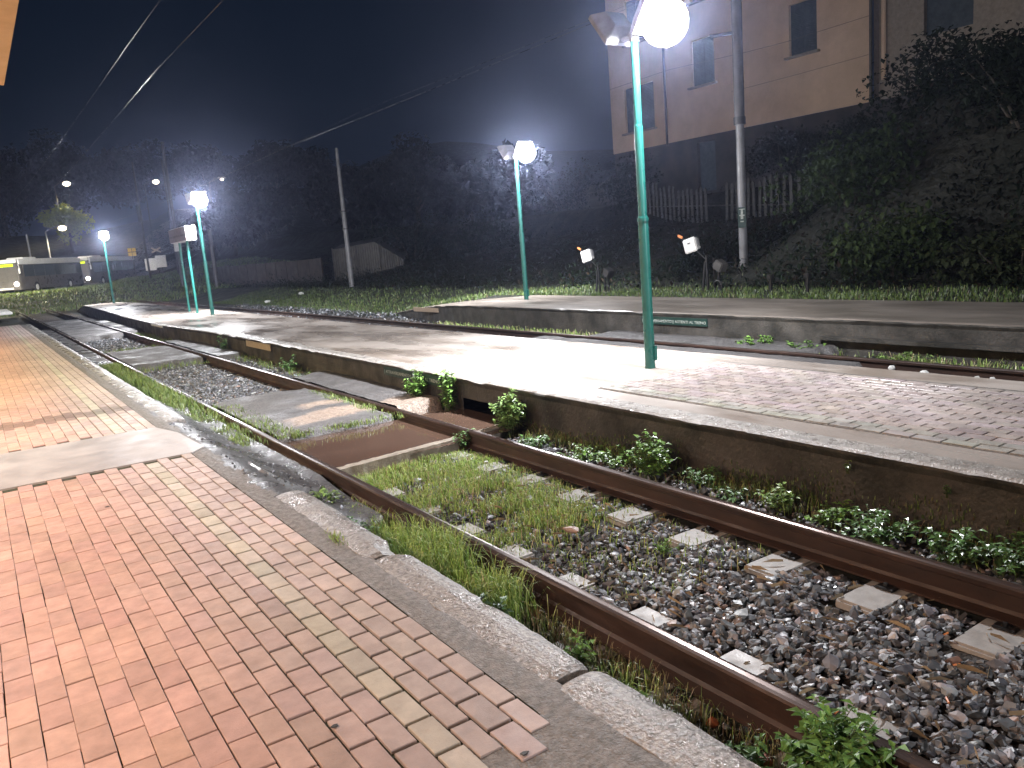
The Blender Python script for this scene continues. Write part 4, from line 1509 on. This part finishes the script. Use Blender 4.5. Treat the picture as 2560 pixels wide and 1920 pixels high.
q = MB()
for i in (0, 30, 60):
    t = i / n
    q.box((3.3 * t - 0.04, -2.1 * t - 0.06, 0.9), (0.06, 0.06, 1.9))
    q.build('post', M['darkpole'], sh)
    q = MB()
pf = thing('panel_wall', 'long brownish panel wall behind the far track left of the shed', 'wall', (15.0, 62.9, H(15, 62.9)))
for i in range(12):
    t0, t1 = i / 12, (i + 1) / 12 - 0.004
    q = MB()
    x0_, y0_ = 15 + 1.6 * t0, 62.9 - 19.3 * t0
    x1_, y1_ = 15 + 1.6 * t1, 62.9 - 19.3 * t1
    q.box(((x0_ + x1_) / 2 - 15, (y0_ + y1_) / 2 - 62.9, 0.55), (0.1, math.dist((x0_, y0_), (x1_, y1_)), 1.3 + 0.05 * (i % 3)), rz=math.atan2(1.6, 19.3))
    q.build('panel', M['panelw'], pf)

# ------------------------------------------------------------------ buses on the road
def make_bus():
    t = thing('bus', '', 'bus')
    # forward = -Y local; length 12, front at y=0
    sec = [(-1.25, 0.35), (-1.27, 1.1), (-1.25, 2.2), (-1.15, 2.75), (-0.95, 2.92), (0.95, 2.92), (1.15, 2.75), (1.25, 2.2), (1.27, 1.1), (1.25, 0.35)]
    ysl = [(0.0, 0.93), (0.12, 0.985), (0.35, 1.0), (11.7, 1.0), (11.95, 0.96)]
    V = []
    F = []
    k = len(sec)
    for y, s in ysl:
        for x, z in sec:
            V.append((x * s, y, 0.35 + (z - 0.35) * (s if z > 1 else 1)))
    for j in range(len(ysl) - 1):
        for i in range(k):
            i2 = (i + 1) % k
            F.append((j * k + i, j * k + i2, (j + 1) * k + i2, (j + 1) * k + i))
    F.append(tuple(range(k)))
    F.append(tuple((len(ysl) - 1) * k + i for i in reversed(range(k))))
    q = MB()
    q.add(V, F)
    q.build('body', M['busbody'], t, smooth=True)
    q = MB()
    q.box((0, 6, 2.95), (2.1, 11.6, 0.12), taper=0.95)
    q.box((0, 3.2, 3.08), (1.5, 2.4, 0.18), taper=0.9)
    q.box((-1.2, 6.0, 2.72), (0.12, 11.6, 0.42))
    q.box((1.2, 6.0, 2.72), (0.12, 11.6, 0.42))
    q.box((0, 0.03, 2.82), (2.3, 0.16, 0.3))
    q.build('roof', M['busroof'], t, bevel=0.03)
    for sx in (-1, 1):
        for i in range(6):
            q = MB()
            q.box((sx * 1.262, 0.75 + 0.92 + i * 1.82, 1.95), (0.03, 1.74, 1.0))
            q.build('side_window', M['busglass'], t)
    q = MB()
    q.box((0, 0.0, 1.72), (2.15, 0.06, 1.15))
    q.build('windscreen', M['busfront'], t, bevel=0.02)
    q = MB()
    q.box((0, -0.02, 2.48), (1.7, 0.06, 0.22))
    q.build('destination_display', M['display'], t)
    for sx in (-1, 1):
        q = MB()
        q.tube([(sx * 0.9, -0.06, 0.85), (sx * 0.9, 0.06, 0.85)], 0.2, 12)
        q.build('headlight', M['headlight'], t)
        q = MB()
        q.tube([(sx * 1.2, 0.05, 2.5), (sx * 1.45, -0.25, 2.4), (sx * 1.45, -0.25, 2.15)], 0.03, 6)
        q.box((sx * 1.45, -0.25, 1.95), (0.12, 0.1, 0.42))
        q.build('wing_mirror', M['busroof'], t)
        for y in (2.6, 8.9):
            q = MB()
            q.tube([(sx * 1.0, y, 0.48), (sx * 1.28, y, 0.48)], 0.48, 20)
            w = q.build('wheel', M['tyre'], t, smooth=True)
            q = MB()
            q.tube([(sx * 1.2, y, 0.48), (sx * 1.295, y, 0.48)], 0.26, 14)
            q.build('rim', M['busroof'], w)
    q = MB()
    q.tube([(-1.285, 4.0, 1.15), (-1.275, 4.0, 1.15)], 0.22, 16)
    q.build('round_mark', M['redlogo'], t)
    q = MB()
    q.box((0, -0.03, 0.5), (1.2, 0.08, 0.14))
    q.build('number_plate', M['white'], t)
    return t


RZ = -R(30)
b0 = make_bus()
b0.location = (9.5, 93.5, H(9.5, 93.5) + 0.0)
b0.rotation_euler = (0, 0, RZ)
b0['label'] = 'second bus with bright headlights, facing the camera behind the small lamp post'
b0['group'] = 'buses on the road'
dup(b0, (2.7, 82.0, H(2.7, 82.0)), RZ, 'first bus cut by the left frame edge with white lit roof', 'buses on the road')
# road under the buses
def roadf(u, v):
    x = 9.5 + 0.5 * u + 0.866 * v
    y = 93.5 + 0.866 * u - 0.5 * v
    return x, y, H(x, y) + 0.03
V = []
F = []
us = np.arange(-30, 60, 2.0)
vs_ = np.arange(-5, 5.1, 1.0)
for u in us:
    for v in vs_:
        V.append(roadf(u, v))
nv = len(vs_)
for i in range(len(us) - 1):
    for j in range(nv - 1):
        F.append((i * nv + j, (i + 1) * nv + j, (i + 1) * nv + j + 1, i * nv + j + 1))
tag(np_mesh('road', V, F, M['road']), kind='structure')

# level crossing signs
sa = thing('crossbuck_sign', "X shaped level crossing sign right of the buses", 'crossbuck', (18.08, 97.97, H(18, 98)))
zz = 3.86 - H(18, 98)
for s in (-1, 1):
    q = MB()
    q.box((0, 0, zz), (1.1, 0.05, 0.17), M=Matrix.Rotation(R(-12), 4, 'Z') @ Matrix.Rotation(s * R(28), 4, 'Y'))
    q.build('cross_arm', M['beige'], sa)
q = MB()
q.tube([(0, 0.08, -0.3), (0, 0.08, zz)], 0.05, 8)
q.build('post', M['darkpole'], sa)
ys_ = thing('yellow_sign', 'yellow panelled road sign above the second bus', 'road sign', (15.8, 99.46, H(15.8, 99.5)))
zz = 3.85 - H(15.8, 99.5)
for i in (-1, 1):
    for j in (-1, 1):
        q = MB()
        q.box((i * 0.22, 0, zz + j * 0.24), (0.38, 0.05, 0.4))
        q.build('panel', M['yellow'], ys_)
q = MB()
q.tube([(0, 0.08, -0.3), (0, 0.08, zz)], 0.05, 8)
q.build('post', M['darkpole'], ys_)
wp = thing('white_barrier_panel', 'pair of offset white panels right of the buses', 'panel', (17.4, 95.5, H(17.4, 95.5)))
for dx, dz in ((-0.55, 1.05), (0.55, 1.3)):
    q = MB()
    q.box((dx, 0, dz), (1.1, 0.06, 1.3), rz=-R(12))
    q.build('board', M['white'], wp)
for dx in (-0.6, 0.6):
    q = MB()
    q.box((dx, 0.1, 0.4), (0.08, 0.08, 1.4))
    q.build('post', M['darkpole'], wp)

# distant street lamps
def street(loc_head, label, rad=0.4, lit=None, arm=1.4, pm='darkpole'):
    x, y, z = loc_head
    g = H(x + arm * 0.9, y)
    t = thing('street_lamp', label, 'street lamp', (x, y, g), 0, 'distant street lamps')
    q = MB()
    q.tube([(-arm, 0.1, -0.3), (-arm, 0.1, z - g - 0.3)], [0.11, 0.07], 10)
    q.build('pole', M[pm], t)
    q = MB()
    q.tube([(-arm, 0.1, z - g - 0.3), (-arm * 0.5, 0.1, z - g + 0.15), (0, 0.1, z - g + 0.2)], 0.05, 8)
    q.build('arm', M[pm], t)
    q = MB()
    q.box((0.1, 0.05, z - g + 0.22), (1.0, 0.4, 0.16), taper=0.7)
    q.build('lamp_head', M['lampbody'], t)
    bm = bmesh.new()
    bmesh.ops.create_icosphere(bm, subdivisions=2, radius=rad)
    me = bpy.data.meshes.new('lamp_bulb')
    bm.to_mesh(me)
    bm.free()
    me.materials.append(M['farlamp'])
    o = bpy.data.objects.new('lamp_bulb', me)
    o.scale = (1, 1, 0.7)
    o.location = (0.1, 0, z - g)
    o.parent = t
    COL.objects.link(o)
    if lit:
        l = bpy.data.lights.new('street_light', 'SPOT')
        l.spot_size = R(lit[2] if len(lit) > 2 else 150)
        l.spot_blend = 0.3
        l.energy = lit[1]
        l.color = lit[0]
        l.shadow_soft_size = 0.3
        lo = bpy.data.objects.new('street_light', l)
        lo.location = (0.1, -0.2, z - g - 0.6)
        lo.parent = t
        COL.objects.link(lo)
    return t


street((9.13, 98.4, 6.8), 'bright street lamp on a pale pole above the first bus', 0.42, ((1.0, 0.86, 0.6), 5200), 1.5, 'pole')
street((13.33, 127.6, 14.31), 'street lamp high on the hill beside the lit yellow tree', 0.5, ((1.0, 0.82, 0.42), 6000, 110))
street((23.51, 120.75, 13.58), 'street lamp on the dark hill left of the second lamp post', 0.45)
street((26.8, 99.9, 11.6), 'small far light just above the second lamp post', 0.22)
street((37.0, 80.5, 8.68), 'left of the two tiny lights between the slim pole and the far lamp', 0.17)
street((37.8, 79.9, 8.46), 'right of the two tiny lights between the slim pole and the far lamp', 0.2)
street((-3.5, 72.0, 7.5), 'street lamp out of frame at the left lighting the buses', 0.3, ((1.0, 0.92, 0.62), 16000))
fl = thing('added_bus_lamp', 'added lamp out of frame at the left, put there to brighten the buses', 'added lamp', (1.0, 62.0, H(1.0, 62)))  # lamp added out of view, its narrow beam whitens the bus roof strips
q = MB()
q.tube([(0, 0, -0.3), (0, 0, 6.9)], 0.07, 10)
q.build('pole', M['darkpole'], fl)
q = MB()
q.box((0.02, 0.05, 7.0), (0.4, 0.25, 0.3), rz=-R(12))
q.build('lamp_head', M['lampbody'], fl, bevel=0.02)
fd = bpy.data.lights.new('added_bus_beam', 'SPOT')
fd.energy = 30000
fd.color = (1.0, 0.95, 0.85)
fd.spot_size = R(32)
fd.spot_blend = 0.5
fd.shadow_soft_size = 0.15
fo = bpy.data.objects.new('added_bus_beam', fd)
COL.objects.link(fo)
fo.parent = fl
fo.location = (0.1, 0.35, 6.95)
fo.rotation_euler = Vector((6.4, 26.0, -4.6)).to_track_quat('-Z', 'Y').to_euler()
slim_pole((5.6, 94.0, H(5.6, 94)), 5.6, 0.13, 0.1, 'bare pale post left of the bright street lamp', 'pole')

# ------------------------------------------------------------------ trees, bushes and undergrowth
def crown_mesh(rg, R_, Hc, n, leaf, clumps, col, zc):
    V = []
    F = []
    T = []
    cl = []
    for _ in range(clumps):
        d = rg.normal(0, 1, 3)
        d /= np.linalg.norm(d)
        k = rg.uniform(0.35, 0.92)
        cl.append((d * k * np.array([R_, R_, Hc]), rg.uniform(0.28, 0.5) * R_, rg.uniform(0.75, 1.2)))
    for i in range(n):
        c, rr, br = cl[rg.integers(clumps)]
        d = rg.normal(0, 1, 3)
        d /= np.linalg.norm(d)
        p = c + d * rr * rg.uniform(0.55, 1.05)
        a = Vector(rg.normal(0, 1, 3))
        L = leaf * rg.uniform(0.6, 1.4)
        nn = len(V)
        V += [tuple(q + Vector((0, 0, zc))) for q in leaf_verts(Vector(p), a, L, L * 0.7)]
        F += [(nn, nn + 1, nn + 4), (nn + 1, nn + 2, nn + 4), (nn + 2, nn + 3, nn + 4), (nn + 3, nn, nn + 4)]
        T += [np.array(col) * br * rg.uniform(0.85, 1.15)] * 5
    return V, F, T


def tree(label, loc, h, rad, seed, col=(0.05, 0.07, 0.03), n=2600, leaf=0.5, group=None, name='tree', cat='tree'):
    rg = np.random.default_rng(seed)
    t = thing(name, label, cat, loc, 0, group)
    q = MB()
    th = h * 0.45
    q.tube([(0, 0, -0.5), (0.05 * h * rg.normal(0, 0.3), 0, th * 0.5), (0, 0, th), (rg.normal(0, 0.3), rg.normal(0, 0.3), h * 0.75)], [0.035 * h, 0.028 * h, 0.02 * h, 0.006 * h], 8)
    for i in range(6):
        a = i * 1.05 + rg.uniform(0, 0.6)
        z0_ = th * rg.uniform(0.6, 1.1)
        e = Vector((math.cos(a) * rad * 0.65, math.sin(a) * rad * 0.65, z0_ + h * rg.uniform(0.15, 0.3)))
        q.tube([(0, 0, z0_), e * 0.5 + Vector((0, 0, z0_ * 0.5)), e], [0.014 * h, 0.009 * h, 0.003 * h], 6)
    q.build('trunk', M['bark'], t)
    V, F, T = crown_mesh(rg, rad, h * 0.36, n, leaf, 16, col, h * 0.62)
    np_mesh('crown', V, F, M['dleaf'], parent=t, tint=np.array(T))
    return t


TG = 'dark trees on the hill skyline'
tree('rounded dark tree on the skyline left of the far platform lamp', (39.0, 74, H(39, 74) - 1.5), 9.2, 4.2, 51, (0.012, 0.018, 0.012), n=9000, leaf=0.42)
tree('small tree lit yellow green by the street lamp on the hill', (12.6, 125.5, H(12.6, 125.5)), 6.4, 3.3, 52, (0.3, 0.34, 0.05), 2600, 0.5)
sky_trees = [
    (6.0, 140, 17, 8.0, 'wide dark tree at the top of the hill at far left'),
    (15.0, 145, 20, 8.5, 'tallest dark tree on the left skyline'),
    (24.0, 138, 16, 7.5, 'dark tree on the skyline right of the tallest one'),
    (33.0, 132, 15, 7.0, 'dark tree crown above the hill street lamp'),
    (42.0, 126, 15, 7.5, 'dark broad tree right above the second lamp post'),
    (49.0, 118, 15, 7.0, 'dark tree in the middle of the skyline'),
    (52.0, 104, 13, 6.5, 'dark tree behind the slim pole on the skyline'),
    (30.0, 96, 10, 5.0, 'lower dark tree in front of the hill left of the slim pole'),
    (24.0, 88, 8, 4.2, 'low dark tree behind the panel wall'),
    (33.0, 78, 8, 4.4, 'low dark tree behind the corrugated shed'),
    (38.0, 62, 7, 4.0, 'dark shrubby tree left of the paling fence'),
    (44.0, 66, 10, 5.0, 'dark tree behind the far end of the paling fence'),
    (-1.0, 128, 12, 6.0, 'dark tree cut by the left frame edge on the hill'),
]
for i, (x, y, h, r_, lb_) in enumerate(sky_trees):
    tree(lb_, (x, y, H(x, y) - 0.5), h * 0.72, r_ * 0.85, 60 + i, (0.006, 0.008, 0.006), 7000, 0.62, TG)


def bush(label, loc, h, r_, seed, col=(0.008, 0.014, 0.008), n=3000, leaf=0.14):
    rg = np.random.default_rng(seed)
    t = thing('bush', label, 'bush', loc, 0, 'bushes on the bank')
    q = MB()
    for i in range(7):
        a = i * 0.9
        q.tube([(0, 0, -0.3), (math.cos(a) * r_ * 0.3, math.sin(a) * r_ * 0.3, h * 0.4), (math.cos(a) * r_ * 0.6, math.sin(a) * r_ * 0.6, h * 0.75)], [0.04, 0.025, 0.01], 6)
    q.build('branches', M['bark'], t)
    V, F, T = crown_mesh(rg, r_, h * 0.5, n, leaf, 18, col, h * 0.5)
    np_mesh('leaves', V, F, M['dleaf'], parent=t, tint=np.array(T))
    return t


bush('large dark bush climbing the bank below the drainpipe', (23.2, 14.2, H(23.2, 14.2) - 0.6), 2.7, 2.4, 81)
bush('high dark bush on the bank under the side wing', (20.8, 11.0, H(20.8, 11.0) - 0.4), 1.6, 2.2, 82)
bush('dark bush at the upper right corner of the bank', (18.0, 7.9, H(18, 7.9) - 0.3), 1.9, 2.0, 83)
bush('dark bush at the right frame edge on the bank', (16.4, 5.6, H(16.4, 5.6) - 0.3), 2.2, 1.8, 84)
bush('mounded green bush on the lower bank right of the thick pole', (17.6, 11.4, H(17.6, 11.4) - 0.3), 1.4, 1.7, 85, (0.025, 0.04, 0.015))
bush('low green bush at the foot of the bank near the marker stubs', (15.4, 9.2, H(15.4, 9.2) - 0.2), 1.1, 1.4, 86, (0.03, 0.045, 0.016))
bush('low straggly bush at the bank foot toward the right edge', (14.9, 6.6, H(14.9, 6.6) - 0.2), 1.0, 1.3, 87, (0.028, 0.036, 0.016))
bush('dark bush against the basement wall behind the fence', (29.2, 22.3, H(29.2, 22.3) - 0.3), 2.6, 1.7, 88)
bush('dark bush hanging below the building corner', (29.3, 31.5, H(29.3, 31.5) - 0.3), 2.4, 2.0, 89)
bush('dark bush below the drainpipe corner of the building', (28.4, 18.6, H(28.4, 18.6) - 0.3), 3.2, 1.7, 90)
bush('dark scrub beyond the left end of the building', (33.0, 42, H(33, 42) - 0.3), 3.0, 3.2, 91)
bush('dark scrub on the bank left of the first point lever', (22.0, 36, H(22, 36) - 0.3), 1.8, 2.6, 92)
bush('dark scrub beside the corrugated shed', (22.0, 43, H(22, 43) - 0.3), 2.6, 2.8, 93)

V = []
F = []
T = []
for _i in range(75000):
    x = 14.0 + abs(rng.normal(0, 7))
    y = rng.uniform(2, 62) if _i < 42000 else rng.uniform(2, 19)
    if x > 29.5:
        continue
    f = 0.45 + 0.9 * fbm(x * 0.5, y * 0.5, 7)
    if rng.uniform() > f:
        continue
    z = H(x, y) + abs(rng.normal(0, 0.26)) * (0.4 + 1.4 * max(0, f - 0.3))
    L = rng.uniform(0.06, 0.2)
    n = len(V)
    V += [tuple(q) for q in leaf_verts((x, y, z), rng.normal(0, 1, 3) + np.array([-0.4, 0, 0.5]), L, L * 0.5)]
    F += [(n, n + 1, n + 4), (n + 1, n + 2, n + 4), (n + 2, n + 3, n + 4), (n + 3, n, n + 4)]
    b_ = 0.7 + 0.9 * fbm(x * 0.3, y * 0.3, 17)
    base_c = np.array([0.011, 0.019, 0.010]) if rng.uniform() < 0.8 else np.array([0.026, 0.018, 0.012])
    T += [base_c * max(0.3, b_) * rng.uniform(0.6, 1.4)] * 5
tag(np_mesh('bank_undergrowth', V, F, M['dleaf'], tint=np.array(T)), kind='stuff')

# ------------------------------------------------------------------ small loose things
def rock(name, label, cat, loc, s, m, seed, group=None, flat=0.6):
    rg = np.random.default_rng(seed)
    q = MB()
    vv = IV * np.array([1, 0.8, flat]) * (1 + rg.normal(0, 0.14, (12, 1))) * s
    q.add([tuple(v) for v in vv], [tuple(f) for f in IF])
    o = q.build(name, M[m], bevel=s * 0.06)
    o.location = loc
    o.rotation_euler = (0, 0, rg.uniform(0, 6))
    return tag(o, label, cat, group)


rock('broken_brick', 'orange piece of broken brick beside the corner weed', 'brick', (2.1, 1.75, -0.42), 0.05, 'terracotta', 1, None, 0.5)
rock('broken_brick', 'small orange shard lying under the near rail', 'brick', (2.14, 2.02, -0.42), 0.03, 'terracotta', 2, None, 0.6)
rock('pink_stone', 'flat pinkish stone in the grassy gravel between the rails', 'stone', (2.99, 3.98, -0.37), 0.055, 'pinkstone', 3, None, 0.45)
rock('pale_stone', 'large pale stone on the grass left of the slim pole', 'stone', (11.6, 38.2, H(11.6, 38.2) + 0.06), 0.16, 'stonepale', 4)
rock('pale_stone', 'grey pale stone in the grass just left of the slim pole', 'stone', (13.0, 37.3, H(13, 37.3) + 0.05), 0.14, 'stonepale', 5)
for i, (x, y, s) in enumerate(((8.95, 5.35, 0.06), (8.85, 4.9, 0.055), (8.8, 4.3, 0.04), (8.82, 4.15, 0.04))):
    rock('white_stone', ['leftmost white stone beside the far track rail', 'second white stone beside the far track rail', 'third white stone beside the far track rail, near the right edge', 'white stone nearest the right edge beside the far track rail'][i],
         'stone', (x, y, -0.33), s, 'stonepale', 10 + i, 'white stones beside the far rail')
for i, (x, y) in enumerate(((3.42, 1.78), (3.3, 1.36), (3.2, 1.62), (2.9, 1.5), (3.15, 1.3), (2.55, 1.75))):
    q = MB()
    q.tube([(-0.016, 0, 0), (0.016, 0, 0)], 0.0042, 8)
    o = q.build('cigarette_butt', M['orange'])
    o.location = (x, y, bz(x, y) + 0.03)
    o.rotation_euler = (0, 0.1, i * 1.3)
    tag(o, 'tiny orange cigarette butt among the gravel stones at lower right', 'cigarette butt', 'cigarette butts in the gravel')
for i, (x, y) in enumerate(((0.93, 1.72), (1.14, 1.83), (0.83, 1.9), (0.72, 1.55), (0.52, 5.75), (0.75, 2.35))):
    q = MB()
    pts = [(0.014 * math.cos(a) * (1 + 0.3 * math.sin(3 * a + i)), 0.010 * math.sin(a), 0) for a in [k * 0.524 for k in range(12)]]
    q.add(pts + [(p[0] * 0.8, p[1] * 0.8, 0.002) for p in pts], [tuple(range(12, 24))] + [(k, (k + 1) % 12, 12 + (k + 1) % 12, 12 + k) for k in range(12)])
    o = q.build('gum_spot', M['gum'])
    o.location = (x, y, 0.004)
    tag(o, ['dark gum spot on a pale brick near the edge', 'dark gum spot on a pink brick near the edge', 'dark gum spot on a red brick left of the cream row', 'dark gum spot nearest the bottom edge', 'dark gum spot by the concrete band', 'faint dark gum spot beside the cream row'][i], 'gum spot')
sl = MB()
sl.box((1.15, 52.0, -0.02), (1.0, 7.0, 0.12))
tag(sl.build('concrete_slab', M['white'], bevel=0.02), 'white concrete slab at the far left end of the platform', 'slab')

# ------------------------------------------------------------------ station building with canopy (left of and above the camera)
stn = thing('station_building', 'warm lit station building with tiled canopy, only its eave shows at upper left', 'building', (-3.2, 5, 0))
q = MB()
q.box((-0.15, 10, 2.4), (0.3, 40, 4.9))
q.build('wall', M['stationwall'], stn)
q = MB()
q.box((1.915, -1.56, 3.53), (3.83, 12.9, 0.1))
cn = q.build('canopy', M['soffit'], stn)
q = MB()
for i in range(64):
    y = -7.9 + i * 0.2
    q.tube([(0.0, y, 3.72 + 0.15), (3.80, y, 3.66)], 0.07, 8)
q.build('roof_tiles', M['tile'], cn)


def wall_lamp(label, loc, power, col, rad=0.11, drop=0.35):
    t = thing('station_lamp', label, 'lamp', loc, 0, 'warm lamps of the station building')
    q = MB()
    q.tube([(0, 0, 0), (0, 0, drop)], 0.012, 8)
    q.build('rod', M['iron'], t)
    bm = bmesh.new()
    bmesh.ops.create_icosphere(bm, subdivisions=3, radius=rad)
    me = bpy.data.meshes.new('globe')
    bm.to_mesh(me)
    bm.free()
    me.materials.append(M['warmglobe'])
    o = bpy.data.objects.new('globe', me)
    o.parent = t
    COL.objects.link(o)
    ul = bpy.data.lights.new('bulb_light', 'POINT')
    ul.energy = 26
    ul.color = (1.0, 0.66, 0.34)
    ul.shadow_soft_size = 0.05
    uo = bpy.data.objects.new('bulb_light', ul)
    uo.parent = t
    COL.objects.link(uo)
    l = bpy.data.lights.new('warm_light', 'SPOT')
    l.spot_size = R(150)
    l.spot_blend = 0.35
    l.energy = power
    l.color = col
    l.shadow_soft_size = rad + 0.02
    lo = bpy.data.objects.new('warm_light', l)
    lo.parent = t
    lo.location = (0, 0, -rad - 0.05)
    COL.objects.link(lo)
    return t


wall_lamp('hanging globe lamp under the canopy over the orange bricks', (-2.2, 4.6, 3.1), 500, (1.0, 0.66, 0.45))
wall_lamp('hanging globe lamp under the canopy near the concrete band', (-1.9, 8.3, 3.1), 800, (1.0, 0.92, 0.90))
wall_lamp('hanging globe lamp under the canopy behind the camera', (-2.0, 0.6, 3.1), 330, (1.0, 0.78, 0.68))
wall_lamp('yellow globe lamp on the station wall beyond the canopy', (-2.6, 13.6, 3.2), 1500, (1.0, 0.82, 0.42))
wall_lamp('yellow globe lamp at the far end of the station wall', (-2.6, 21.0, 3.2), 1200, (1.0, 0.8, 0.4))

# ------------------------------------------------------------------ haze
hz = MB()
hz.box((100, 100, 24), (420, 330, 56))
hm = bpy.data.materials.new('night_haze')
hm.use_nodes = True
nt = hm.node_tree
for n in list(nt.nodes):
    nt.nodes.remove(n)
pv = nt.nodes.new('ShaderNodeVolumePrincipled')
pv.inputs['Color'].default_value = (0.58, 0.66, 1.0, 1)
pv.inputs['Density'].default_value = 0.0016
pv.inputs['Anisotropy'].default_value = 0.89
mo = nt.nodes.new('ShaderNodeOutputMaterial')
nt.links.new(pv.outputs[0], mo.inputs['Volume'])
tag(hz.build('haze', hm), 'thin damp night haze', 'haze', kind='stuff')
